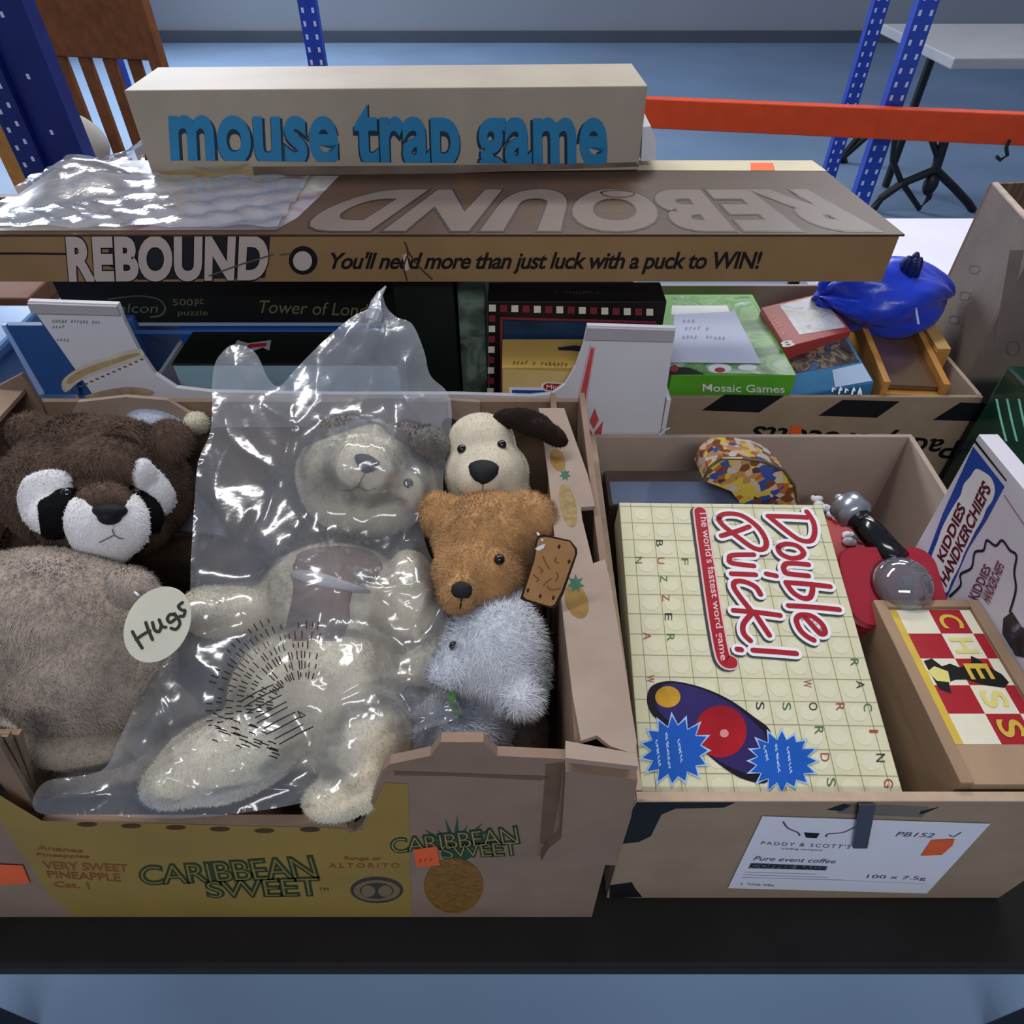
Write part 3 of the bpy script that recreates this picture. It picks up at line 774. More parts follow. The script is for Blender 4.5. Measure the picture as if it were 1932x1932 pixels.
FR = Pl((0, RY, 0), (0, -1, 0)); TR_ = Pl((0, 0, RZ1), (0, 0, 1))
FRT = Pl((0, RY - 0.15, 0), (0, -1, 0))
# side print
DKB = M('dark_navy_print', '1d1f26', 0.5, 0.15, 30)
ppoly('dark_panel', FR, [(205, 441), (510, 441), (508, 470), (500, 522), (262, 526), (205, 500)], DKB, body, 0.03)
pstroke('rule_line', FR, [[(-60, 476), (60, 476), (135, 477)]], 4, INK, body, 0.04, sub=0)
q = [(128, 449), (505, 447), (500, 522), (134, 525)]
TITLE = M('pale_pink_grey_print', 'b9aaa4', 0.5, 0.05, 20)
ptext('lettering', FR, 'REBOUND', q, INK, body, 0.05, bold=0.075, space=1.06)
ptext('lettering', FR, 'REBOUND', q, TITLE, body, 0.07, bold=0.05, space=1.06)
ppoly('puck_ring', FR, ellpx(572, 489, 27, 27), INK, body, 0.05)
ppoly('puck_disc', FR, ellpx(571, 490, 18, 18.5), M('puck_grey', 'b8aca6', 0.5, 0.05, 20), body, 0.07)
pstroke('puck_trail', FR, [[(395, 518), (450, 498), (515, 478)], [(530, 478), (548, 476)]], 3, M('trail_grey', '5a5048', 0.5, 0), body, 0.09, sub=0)
ptext('lettering', FR, "You'll need more than just luck with a puck to WIN!", [(626, 474), (1438, 472), (1434, 514), (622, 514)], INK, body, 0.05, shear=0.22, bold=0.022, space=0.93)
pstroke('crack', FR, [[(764, 455), (770, 475), (762, 500), (768, 526)], [(768, 470), (790, 500), (815, 524)]], 3, M('crack_dark', '3c2c18', 0.9, 0), body, 0.08)
ppoly('worn_patch', FR, [(760, 478), (768, 476), (772, 506), (764, 510)], M('bare_board', 'b9ada0', 0.9, 0.1, 60), body, 0.07)
# lid print, upside down from here
qt = [(1640, 430), (556, 430), (690, 360), (1520, 360)]
ptext('lettering', TR_, 'REBOUND', qt, M('lid_outline_print', '2b2122', 0.35, 0.1, 20, spec=0.5), top, 0.04, bold=0.07, space=1.12)
ptext('lettering', TR_, 'REBOUND', qt, M('lid_letter_print', '6a5c55', 0.4, 0.12, 12, spec=0.3), top, 0.06, bold=0.05, space=1.12)
ART = Mramp('lid_artwork', [(0.3, '6f6a74'), (0.45, '9a9098'), (0.52, '7c626a'), (0.6, 'a8a29a'), (0.72, '50566a')], 7, rough=0.22, spec=0.6, detail=3, distort=0.6, coat=0.2)
ppoly('artwork_print', TR_, [(-60, 434), (520, 432), (560, 410), (600, 372), (640, 330), (280, 330), (120, 318), (-60, 430)], ART, top, 0.03)
MARG = M('cream_margin', 'cbbf9f', 0.4, 0.06, 20)
ppoly('lid_margin', TR_, [(820, 318), (1560, 321), (1532, 301), (830, 301)], MARG, top, 0.04)
ppoly('price_sticker', TR_, [(1416, 320), (1462, 320), (1458, 306), (1416, 306)], ORANGE, top, 0.07)
pstroke('puck_print', TR_, [[(1134, 362), (1160, 358), (1196, 362), (1186, 370), (1150, 370)]], 4, M('lid_outline_print', '2b2122'), top, 0.08, closed=(0,))
pstroke('red_note', TR_, [[(1405, 428), (1450, 424), (1500, 426)]], 7, M('dull_red_print', '6b3534', 0.4, 0.1, 30), top, 0.05)
# loose shrink wrap over the left end
def wrap_sheet(name, x0, x1, y0, y1, zf, mat, parent, nx=40, ny=24, keep=None):
    V = []; F = []; idx = {}
    for j in range(ny + 1):
        for i in range(nx + 1):
            x = x0 + (x1 - x0) * i / nx; y = y0 + (y1 - y0) * j / ny
            V.append((x, y, zf(x, y)))
    for j in range(ny):
        for i in range(nx):
            xm = x0 + (x1 - x0) * (i + .5) / nx; ym = y0 + (y1 - y0) * (j + .5) / ny
            if keep and not keep(xm, ym): continue
            a = j * (nx + 1) + i; F.append([a, a + 1, a + nx + 2, a + nx + 1])
    return mk(name, V, F, mat, parent, True)
def zf(x, y):
    r = abs(math.sin(x * .5 + y * .33 + 1.2 * math.sin(y * .4))) * .35 + abs(math.sin(x * .23 - y * .6)) * .35
    lump = 3.2 * math.exp(-((x + 62) / 6) ** 2 - ((y - 105) / 5) ** 2) + 3.0 * math.exp(-((x + 55) / 5) ** 2 - ((y - 115) / 3) ** 2)
    return RZ1 + .15 + r + lump
wrap_sheet('shrink_wrap', -70, -30, 89, 117, zf, Mfilm('shrink_film', 0.16, 1.1, 0.16, bump=0.3, bs=60), rg, 60, 44, lambda x, y: not (x > -55.2 and y > 108.4))

# board game on top
mt = thing('board_game_box', 'cream game box with big blue lettering, topmost of the stack', 'game box', (-17, 116, RZ1))
IV = M('ivory_box_card', 'a3988a', 0.6, 0.08, 14)
p0 = Vector((-53.8, 109.2, RZ1 + 0.1)); ex = Vector((73.0, 2.6, 0)); ey = Vector((-0.5, 14, 0)); ez = Vector((0, 0, 11.2))
mbox = mk('box_body', *hexa(p0, ex, ey, ez, 0.15), IV, mt)
FM = Pl(p0, Vector((2.6, -73.0, 0)))
q = [(316, 192), (1146, 196), (1146, 308), (322, 300)]
ptext('lettering', FM, 'mouse trap game', q, M('dark_blue_outline', '1a3346', 0.5, 0.05, 20), mbox, 0.05, bold=0.055, cut=0.0, space=1.02)
ptext('lettering', FM, 'mouse trap game', q, M('sky_blue_print', '2c7fae', 0.5, 0.08, 20), mbox, 0.08, bold=0.03, cut=0.0, space=1.02)
ppoly('artwork_strip', FM, [(300, 322), (470, 306), (480, 330), (300, 334)], M('ochre_artwork', 'a08d62', 0.5, 0.2, 30), mbox, 0.05)
ppoly('artwork_strip', FM, [(476, 312), (800, 310), (1200, 304), (1206, 312), (820, 326), (480, 330)], M('brown_artwork', '6f6258', 0.5, 0.3, 20), mbox, 0.045)
ppoly('artwork_curl', FM, [(360, 312), (420, 316), (470, 306), (455, 318), (400, 324)], M('grey_artwork', '8c8070', 0.5, 0.1, 20), mbox, 0.06)
fl_ = [onY(x, y, 113) for x, y in ((1212, 238), (1228, 236), (1238, 262), (1238, 300), (1210, 302))]
mk('plastic_sleeve', *prism(fl_, (0, 8, 0)), M('white_sleeve', 'd7dbe2', 0.4, 0.05, 30), mt)

# ------------------------------------------------------------------ games in the white carton
def gbox(name, label, cat, x0, x1, y0, y1, z0, z1, mat, bev=0.15, group=None, part='box_body'):
    t = thing(name, label, cat, ((x0 + x1) / 2, (y0 + y1) / 2, z0), group)
    b = mk(part, *bx(x0, x1, y0, y1, z0, z1, bev), mat, t)
    return t, b
BKB = M('black_box_card', '0c0f0e', 0.4, 0.2, 30, spec=0.4)
GOLD = M('gold_lettering', '6b684a', 0.5, 0.1, 60)
tw, b = gbox('jigsaw_box', 'black jigsaw box with small gold lettering, directly under the long game box', 'jigsaw box', -66, -17, 94, 116, 38.2, 47.9, BKB)
F94 = Pl((0, 94, 0), (0, -1, 0))
ptext('lettering', F94, 'Tower of London', [(490, 564), (728, 572), (728, 596), (488, 588)], GOLD, b, 0.05, shear=0.15)
ptext('lettering', F94, '500', R4(326, 562, 364, 574), GOLD, b, 0.05); ptext('lettering', F94, 'pc', R4(368, 562, 384, 576), GOLD, b, 0.05)
ptext('lettering', F94, 'puzzle', R4(336, 582, 392, 596), M('green_lettering', '4f6b48', 0.5, 0, 60), b, 0.05)
ptext('lettering', F94, 'falcon', R4(216, 570, 298, 588), M('dull_silver_ink', '55604f', 0.5, 0), b, 0.05, shear=0.1)
pstroke('logo_outline', F94, [[(205, 562), (260, 556), (298, 562), (312, 578), (304, 592), (285, 596)]], 3, M('dull_silver_ink', '55604f'), b, 0.05)
mk('lower_edge', *bx(-65.9, -17.1, 93.9, 94.2, 38.2, 38.7), M('pale_blue_edge', '8fa2b6', 0.5, 0.05, 20), tw)
bl, b = gbox('blue_game_box', 'royal blue box beneath the black jigsaw box', 'game box', -50, -17, 93, 116, 18, 38.0, M('royal_blue_card', '1c4a9c', 0.35, 0.15, 12, spec=0.4))
ppoly('pale_band', Pl((0, 93, 0), (0, -1, 0)), [(230, 620), (700, 622), (700, 630), (240, 628)], M('mid_blue_print', '4a78bd', 0.4, 0.1, 20), b, 0.05)
bt, b = gbox('game_box', 'flat game box with black lid and pale blue front, partly behind the plastic bag', 'game box', -47.5, -16, 83.6, 92.5, 24, 37.8, M('pale_blue_card', '8aa6b6', 0.5, 0.08, 20))
lidb = mk('lid_top', *bx(-47.6, -15.9, 83.5, 92.6, 37.8, 38.0, 0.05), BKB, bt)
TZ = Pl((0, 0, 38.0), (0, 0, 1))
ppoly('logo_outline', TZ, [(436, 662), (448, 640), (468, 646), (512, 640), (508, 660), (496, 654), (470, 664)], M('logo_silver', '9b9aa2', 0.5, 0), lidb, 0.04)
ppoly('logo_red', TZ, [(462, 660), (470, 648), (504, 645), (502, 652), (478, 654)], RED, lidb, 0.06)
dg, b = gbox('tall_game_box', 'very dark green box standing right of the jigsaw box', 'game box', -16.5, -8.2, 90, 112, 8, 47.0, M('bottle_green_card', '0b1711', 0.45, 0.3, 20, spec=0.4))
gg, b = gbox('game_box', 'narrow grey green box with scribbled artwork, left of the film strip box', 'game box', -7.8, -3.9, 92, 112, 8, 46.5, Mramp('grey_green_art', [(0.3, '20261f'), (0.48, '4c5a52'), (0.6, '6f8478'), (0.75, '3a3028')], 26, detail=4))
fs, b = gbox('film_quiz_box', 'black box bordered with small cream and dark red squares', 'game box', -3.4, 21.6, 89.5, 95.5, 14, 44.4, M('film_black_card', '120c0d', 0.35, 0.2, 20, spec=0.4))
F895 = Pl((0, 89.5, 0), (0, -1, 0))
DR = M('dark_red_print', '7d2a38', 0.5, 0.1, 60)
def sq(x, y, s, m, lift=0.05): ppoly('film_square', F895, [(x - s, y - s), (x + s, y - s), (x + s, y + s), (x - s, y + s)], m, b, lift)
for k in range(15): sq(929 + k * 21.2, 579 + k * 0.55, 6.5, CREAMP if k % 2 == 0 else DR)
for k in range(1, 10): sq(929 - k * 0.45, 579 + k * 19.6, 6.0, DR if k % 2 else CREAMP)
pstroke('red_frame', F895, [[(946, 760), (946, 660), (946, 598), (1100, 602), (1236, 606)]], 5, DR, b, 0.04, sub=0)
ppoly('picture', F895, [(950, 602), (1110, 606), (1110, 640), (950, 640)], M('night_blue_print', '15314f', 0.4, 0.5, 25), b, 0.035)
squig('lettering', Pl((0, 0, 44.4), (0, 0, 1)), 1012, 546, 1132, 550, 8, M('dull_red_ink', '5d4a46', 0.5, 0), b, 0.04)
gd, b = gbox('gold_game_box', 'gold coloured box standing in front of the film strip box', 'game box', -1.4, 13, 81.4, 88.9, 12, 38.9, M('gold_card', 'c2a052', 0.4, 0.10, 8, spec=0.5))
F81 = Pl((0, 81.4, 0), (0, -1, 0)); TG = Pl((0, 0, 38.9), (0, 0, 1))
ppoly('front_print', F81, [(950, 694), (1120, 700), (1120, 760), (948, 760)], M('pale_gold_print', 'cdb475', 0.5, 0.05, 30), b, 0.03)
squig('lettering', TG, 966, 682, 1072, 686, 9, M('brown_ink', '6d5526', 0.5, 0), b, 0.04)
ppoly('plane_print', TG, [(1052, 654), (1084, 650), (1110, 654), (1110, 664), (1080, 660), (1054, 659)], M('navy_ink', '18203a', 0.5, 0), b, 0.05)
ppoly('white_border', F81, [(960, 728), (1110, 730), (1110, 762), (960, 762)], WHITEP, b, 0.05)
ppoly('blue_panel', F81, [(966, 733), (1110, 735), (1110, 762), (966, 762)], M('blue_print', '1d4fa8', 0.4, 0.05, 30), b, 0.07)
ptext('lettering', F81, 'Going', [(982, 742), (1062, 744), (1062, 760), (982, 758)], M('pale_blue_ink', '9ec4ea', 0.5, 0), b, 0.09)
ppoly('red_flash', F81, [(1022, 722), (1030, 718), (1062, 720), (1062, 736), (1030, 736), (1020, 730)], WHITEP, b, 0.10)
ppoly('red_flash', F81, [(1026, 723), (1032, 720), (1062, 722), (1062, 733), (1032, 733), (1025, 729)], RED, b, 0.12)
ptext('lettering', F81, 'Mini', R4(1031, 723, 1056, 731), WHITEP, b, 0.14)

# blue tray and pale tub at the far left
tr = thing('blue_tray', 'dark blue tray with pale edges at the left, behind the carton corner', 'tray', (-78, 90, 0))
TB = M('tray_blue', '2f5590', 0.4, 0.12, 15)
mk('tray_face', *prism([onY(x, y, 92) for x, y in ((8, 612), (120, 612), (150, 742), (84, 742))], (0, 1, 0)), TB, tr)
mk('tray_base', *bx(-70, -56, 93, 112, 0.2, 40, 0.4), TB, tr)
mk('rim_edge', *prism([onY(x, y, 91.8) for x, y in ((2, 612), (10, 612), (84, 740), (74, 744))], (0, 0.6, 0)), M('tray_pale_edge', '9db7e6', 0.4, 0.05, 20), tr)
tb = thing('plastic_tub', 'pale blue plastic tub at the left edge beside the blue tray', 'tub', (-90, 88, 0))
LB = M('tub_pale_blue', '7fa3d0', 0.35, 0.08, 15, spec=0.5)
mk('tub_body', *bx(-112, -78, 84, 104, 0.2, 34, 0.8), LB, tb)
mk('tub_lid', *bx(-113, -77, 83, 105, 34, 36, 0.6), M('tub_lid_blue', '5b82b8', 0.35, 0.08, 15, spec=0.5), tb)

# ------------------------------------------------------------------ things in the back coffee carton
gp = thing('jigsaw_box', 'bright green and white puzzle box with a handwritten sheet on it', 'jigsaw box', (34, 104, 22))
GA = Mramp('green_artwork', [(0.28, '1c2f2a'), (0.42, '3f7d3a'), (0.5, '7fae6a'), (0.58, '4c8c3e'), (0.7, 'c4d4c8')], 22, rough=0.3, spec=0.5, detail=3)
GS = M('leaf_green_card', '58a52c', 0.4, 0.12, 12, spec=0.4)
O = Vector((24.6, 91.2, 21.5)); EX = Vector((19.4, 0, 0)); EY = Vector((-0.6, 25.5, 0.6)); EZ = Vector((0, 0, 9.8))
gb = mk('box_body', *hexa(O, EX, EY, EZ, 0.12), GS, gp)
PT = Pl(O + EZ, EX.cross(EY)); PF = Pl(O, (0, -1, 0))
ppoly('lid_picture', PT, [(1258, 700), (1500, 706), (1412, 557), (1268, 557)], GA, gb, 0.04)
ppoly('white_flash', PT, [(1268, 575), (1372, 575), (1378, 592), (1266, 592)], WHITEP, gb, 0.06)
ppoly('dark_print', PT, [(1258, 690), (1300, 692), (1330, 704), (1258, 706)], INK, gb, 0.06)
ppoly('round_badges', PT, [ellpx(1358, 694, 22, 9), ellpx(1410, 692, 18, 6)], WHITEP, gb, 0.07)
ppoly('badge_red', PT, [ellpx(1358, 697, 10, 5), ellpx(1272, 694, 8, 7)], RED, gb, 0.09)
ptext('lettering', PF, 'Mosaic Games', [(1326, 722), (1480, 725), (1480, 739), (1326, 736)], WHITEP, gb, 0.05, bold=0.01)
ns = thing('paper_note', 'bluish white sheet of paper lying on the green puzzle box', 'paper', (34, 104, 31.4))
PTn = Pl(O + EZ + Vector((0, 0, 0.12)), EX.cross(EY))
mk('sheet', *prism([PTn.pt(x, y, 0.02) for x, y in ((1272, 592), (1386, 586), (1436, 684), (1266, 682))], (0, 0, 0.06)), M('blue_white_paper', 'c9d0ea', 0.7, 0.03, 30), ns)
hw = M('pencil_blue', '9aa0c0', 0.7, 0)
for k, q in enumerate(((1286, 604, 1312, 605), (1290, 618, 1346, 619), (1286, 634, 1368, 636))):
    squig('handwriting', PTn, *q, 9, hw, ns, 0.10, k)
rp = thing('red_game_box', 'small tilted red and white patterned box behind the blue card pack', 'game box', (52, 108, 22))
A_ = onZ(1436, 578, 33); B_ = onZ(1552, 550, 34.0); C_ = onZ(1606, 622, 33.2)
EXr = B_ - A_; EYr = A_ - (A_ + (C_ - B_)); EYr = -(EYr)
rb = mk('box_body', *hexa(A_ + Vector((0, 0, -4.5)), EXr, EYr, (0, 0, 4.5), 0.12), M('dull_red_card', 'a63e3c', 0.4, 0.08, 20), rp)
PR = Pl(A_, EXr.cross(EYr))
ppoly('lid_picture', PR, [(1470, 574), (1546, 555), (1596, 616), (1508, 630)], Mramp('grey_map_art', [(0.3, '8d8f96'), (0.5, 'c9cbd4'), (0.65, 'b0ad9c'), (0.8, '8c8a80')], 40, detail=4), rb, 0.04)
squig('lettering', PR, 1458, 592, 1484, 636, 9, M('pale_red_ink', 'd9908c', 0.5, 0), rb, 0.05)
ptext('lettering', PR, '8', [(1472, 644), (1492, 640), (1500, 650), (1478, 654)], WHITEP, rb, 0.06, bold=0.03)
bc = thing('card_pack', 'glossy blue card game pack with swirling artwork, beside the wooden box', 'card pack', (51, 97, 20))
O2 = Vector((45.0, 91.4, 19.5)); E2x = Vector((13.2, 1.0, 2.2)); E2y = Vector((-2.0, 12.0, 3.0)); E2z = Vector((-1.4, -0.6, 8.0))
cb = mk('box_body', *hexa(O2, E2x, E2y, E2z, 0.25), M('cyan_blue_card', '3c83b8', 0.2, 0.3, 14, spec=0.6, coat=0.3), bc)
PB = Pl(O2 + E2z, E2x.cross(E2y))
def onbox(a, b_): return O2 + E2z + E2x * a + E2y * b_ + PB.n * 0.04
mk('picture', *tri_poly([onbox(a, b_) for a, b_ in ((.1, .35), (.96, .35), (.96, .98), (.1, .98))]), Mramp('swirl_art', [(0.3, '1d1a22'), (0.45, '5c4a4a'), (0.52, 'a08a6a'), (0.6, '3a3038'), (0.75, '4d78b0')], 20, detail=2, distort=3.0, rough=0.25, spec=0.5), cb)
mk('pale_corner', *tri_poly([onbox(a, b_) + PB.n * 0.03 for a, b_ in ((.55, .02), (.98, .02), (.98, .32), (.62, .3))]), M('ice_blue_print', 'b9d2f2', 0.3, 0.1, 40), cb)
squig('lettering', PB, 1566, 734, 1640, 738, 14, WHITEP, cb, 0.09, 4, 3.0)
# wooden dominoes box with sliding lid
def wooden_box():
    t = thing('domino_box', 'long narrow wooden box with a sliding lid in the back carton', 'wooden box', (62, 100, 14))
    o = Vector((57.6, 90.6, 20)); ex_ = Vector((10.5, 0, -0.5)); ey_ = Vector((2.8, 27, 2.0)); ez_ = Vector((0, 0, 10.5))
    mk('side_board', *hexa(o, ex_ * 0.10, ey_, ez_, 0.1), WOODO, t)
    mk('side_board', *hexa(o + ex_ * 0.90, ex_ * 0.10, ey_, ez_, 0.1), WOODO, t)
    mk('end_board', *hexa(o + ey_ * 0.95 + ex_ * 0.10, ex_ * 0.80, ey_ * 0.05, ez_, 0.1), WOODO, t)
    mk('end_board', *hexa(o + ex_ * 0.10, ex_ * 0.80, ey_ * 0.04, ez_ * 0.8, 0.1), WOODO, t)
    mk('base_board', *hexa(o + ex_ * 0.10 + ey_ * 0.04, ex_ * 0.80, ey_ * 0.91, ez_ * 0.08), WOODO, t)
    mk('sliding_lid', *hexa(o + ex_ * 0.10 + ey_ * 0.04 + ez_ * 0.80, ex_ * 0.80, ey_ * 0.90, ez_ * 0.08, 0.05), M('varnished_brown_lid', '5f4630', 0.16, 0.15, 30, spec=0.7, coat=0.6), t)
wooden_box()
t = thing('wooden_block', 'second narrow wooden box end beside the carton wall', 'wooden box', (70, 112, 14))
mk('box_body', *hexa((69.2, 99, 20), (2.4, 0, 0), (1.0, 15, 0.8), (0, 0, 10.8), 0.15), WOODO, t)
mk('lid_strip', *hexa((69.3, 99.1, 30.85), (2.2, 0, 0), (1.0, 14.8, 0.8), (0, 0, 0.4), 0.1), M('pale_oak', 'c09a5c', 0.5, 0.12, 40), t)
# royal blue drawstring bag
def cloth_bag():
    t = thing('drawstring_bag', 'shiny royal blue drawstring bag at the end of the long game box', 'bag', (63, 110, 24))
    c = D(1668, 556, 117); V = []; F = []
    nu, nv = 56, 30
    rs = random.Random(4)
    for j in range(nv + 1):
        th = math.pi * j / nv
        for i in range(nu):
            ph = 2 * math.pi * i / nu
            f = 1 + 0.07 * math.sin(5 * ph + 2.2 * math.sin(2 * th)) + 0.05 * abs(math.sin(9 * ph + th * 3)) + 0.06 * math.sin(3 * th + ph)
            V.append(c + Vector((10.2 * f * math.cos(th), 7.0 * f * math.sin(th) * math.cos(ph), 6.0 * f * math.sin(th) * math.sin(ph))))
    for j in range(nv):
        for i in range(nu): F.append([j * nu + i, j * nu + (i + 1) % nu, (j + 1) * nu + (i + 1) % nu, (j + 1) * nu + i])
    SAT = M('royal_blue_satin', '0c38cc', 0.32, 0.15, 30, 0.25, 120, spec=0.5, sheen=0.1)
    mk('pouch', V, F, SAT, t, True)
    neck = D(1712, 514, 112)
    mb = MB()
    for k in range(7):
        a = 2 * math.pi * k / 7
        mb.add(*ell(neck + Vector((math.cos(a) * 1.1, math.sin(a) * 1.0, 0.8 + 0.5 * math.sin(2 * a))), (0.8, 0.8, 2.0), None, 10, 8))
    mb.build('gathered_neck', M('navy_satin', '0d1b58', 0.4, 0.15, 30), t, True)
    mk('cord', *tube([neck + Vector((0, -1, 0)), D(1738, 560, 111), D(1728, 580, 110.5), D(1733, 610, 110)], 0.18, 6), M('pale_cord', '9fb2e6', 0.7, 0), t)
cloth_bag()

# tall grey carton at the right, and the green box in front of it
t = thing('tall_carton', 'tall worn grey brown carton standing open at the right edge', 'carton', (95, 112, 0))
a0 = onY(1872, 346, 118); a1 = Vector((74.4, 96.6, a0.z))
lf = mk('side_panel', *prism([(a0.x, a0.y, 0.2), tuple(a0), tuple(a1), (a1.x, a1.y, 0.2)], (0.7, 0.25, 0)), GREYC, t)
fr_ = mk('front_panel', *prism([tuple(a1), (122, 101, a0.z - 0.5), (122, 101, 0.2), (a1.x, a1.y, 0.2)], (0, 0.7, 0)), GREYC, t)
mk('back_panel', *prism([tuple(a0), (126, 124, a0.z), (126, 124, 0.2), (a0.x, a0.y, 0.2)], (0, 0.7, 0)), M('ribbed_inner', '6a5546', 0.95, 0.35, 8, stretch=(30, 1, 0.2)), t)
mk('side_panel', *prism([(126, 124, a0.z), (122, 101, a0.z), (122, 101, 0.2), (126, 124, 0.2)], (-0.7, 0, 0)), GREYC, t)
mk('rim_edge', *hexa(a1 + Vector((-0.1, 0, 0)), Vector((1.0, 0.2, 0)), (a0 - a1), (0, 0, 0.35), 0.05), M('worn_pale_edge', 'b5a698', 0.9, 0.2, 60), t)
PLf = Pl(a0, (a1 - a0).cross(Vector((0, 0, 1))))
for (x, y) in ((1840, 505), (1822, 555), (1802, 600)):
    pstroke('care_symbol', PLf, [[(x - 8, y - 6), (x + 8, y - 4), (x + 5, y + 8), (x - 10, y + 6)]], 2.5, M('symbol_grey', '6c6157', 0.9, 0), lf, 0.05, closed=(0,), sub=2)
PFf = Pl(a1, (a1 - Vector((122, 101, a0.z))).cross(Vector((0, 0, 1))))
ppoly('tape', PFf, [(1905, 470), (1932, 470), (1900, 620), (1876, 640)], M('clear_tape', '7d7069', 0.2, 0.1, 30, coat=0.5), fr_, 0.04)
pstroke('care_symbol', PFf, [ellpx(1912, 655, 12, 14)[::3]], 2.5, M('symbol_grey', '6c6157'), fr_, 0.05, closed=(0,), sub=2)
t = thing('green_box', 'dark green glossy box at the right edge, behind the handkerchief box', 'box', (86, 81, 0))
GB = M('dark_green_gloss', '123c30', 0.25, 0.25, 20, spec=0.5, coat=0.3)
gbm = mk('box_body', *bx(73.0, 100, 74, 88, 0.2, 35, 0.3), GB, t)
gl = Pl((0, 74, 0), (0, -1, 0))
pstroke('emblem', gl, [ellpx(1886, 880, 22, 26)[::2]], 3, M('dim_gold', '5d5330', 0.5, 0.1), gbm, 0.05, closed=(0,), sub=2)
for x in (1880, 1900, 1922): pstroke('pale_streak', Pl((0, 0, 35), (0, 0, 1)), [[(x, 752), (x + 8, 790), (x + 18, 830)]], 4, M('pale_green_print', '4f8f78', 0.4, 0.2, 60), gbm, 0.04)

# ------------------------------------------------------------------ things in the front coffee carton
# word game
dq = thing('word_game_box', 'large cream game box with letter grid and red title, in the front carton', 'game box', (25, 44, 6))
fl0 = D(1211, 1492, 64.6); fr0 = D(1706, 1501, 64.4)
bl0 = D(1168, 946, 83.4); br0 = D(1551, 950, 83.4)
exq = (fr0 - fl0 + br0 - bl0) * 0.5; eyq = (bl0 - fl0 + br0 - fr0) * 0.5
nq = exq.cross(eyq).normalized()
cen = (fl0 + fr0 + bl0 + br0) * 0.25; o0 = cen - exq / 2 - eyq / 2
GRID = M('cream_grid_card', 'd2cfae', 0.4, 0.05, 30, spec=0.4)
lidq = mk('lid', *hexa(o0 - nq * 5.0, exq, eyq, nq * 5.0, 0.12), GRID, dq)
mk('tray', *hexa(o0 - nq * 5.6 + exq * 0.01 + eyq * 0.01, exq * 0.98, eyq * 0.98, nq * 0.8), WHITEC, dq)
PQ = Pl(cen, nq)
def uvq(u, v, lift=0.03): return o0 + exq * u + eyq * v + nq * lift     # u 0..1 across, v 0 front .. 1 back
NC, NR = 10, 14
GL = M('grid_line_grey', '7b7d68', 0.6, 0)
mb = MB()
for i in range(NC): ribbon(mb, [uvq((i + .55) / NC, 0.002), uvq((i + .55) / NC, 0.998)], nq, 0.055)
for j in range(NR): ribbon(mb, [uvq(0.002, (j + .75) / NR), uvq(0.998, (j + .75) / NR)], nq, 0.05)
mb.build('grid_lines', GL, lidq)
mb = MB()
for i in range(NC):
    for j in range(NR):
        c = uvq((i + 1.05) / NC, (j + .28) / NR, 0.02)
        if i == NC - 1: continue
        mb.add(*tri_poly([c + exq * (0.36 / NC * math.cos(a)) + eyq * (0.34 / NR * math.sin(a)) for a in [k * math.pi / 8 for k in range(16)]]))
mb.build('tile_print', M('tile_cream', 'd8d6ba', 0.35, 0.02, 60, spec=0.5), lidq)
BLK = M('tile_black_ink', '2e3030', 0.5, 0); GRN = M('tile_green_ink', '4c6b46', 0.5, 0); RDI = M('tile_red_ink', '9a4a40', 0.5, 0)
def tile(ch, x, y, m, s=1.0):
    w = 8 * s * (0.75 + (y - 950) / 1600); h = 7.5 * s * (0.75 + (y - 950) / 1600)
    if ch == 'I': h *= 0.35
    # the letters read from the right: their tops point right
    ptext('tile_letter', PQ, ch, [(x + w, y - h), (x + w, y + h), (x - w, y + h), (x - w, y - h)], m, lidq, 0.05)
for ch, x, y, m in (('B', 1244, 1023, BLK), ('U', 1247, 1056, RDI), ('Z', 1252, 1090, GRN), ('Z', 1256, 1126, RDI), ('E', 1261, 1162, BLK), ('R', 1265, 1201, GRN),
                    ('N', 1205, 1055, GRN), ('F', 1292, 1058, GRN), ('A', 1221, 1198, RDI), ('W', 1227, 1279, RDI), ('S', 1434, 1330, BLK), ('S', 1484, 1331, GRN),
                    ('O', 1534, 1331, BLK), ('W', 1523, 1288, RDI), ('R', 1545, 1376, GRN), ('D', 1556, 1427, RDI), ('S', 1568, 1474, GRN), ('R', 1585, 1332, RDI),
                    ('R', 1612, 1248, GRN), ('A', 1623, 1290, BLK), ('C', 1637, 1333, GRN), ('I', 1648, 1378, RDI), ('N', 1661, 1428, BLK), ('G', 1676, 1476, RDI)):
    tile(ch, x, y, m)
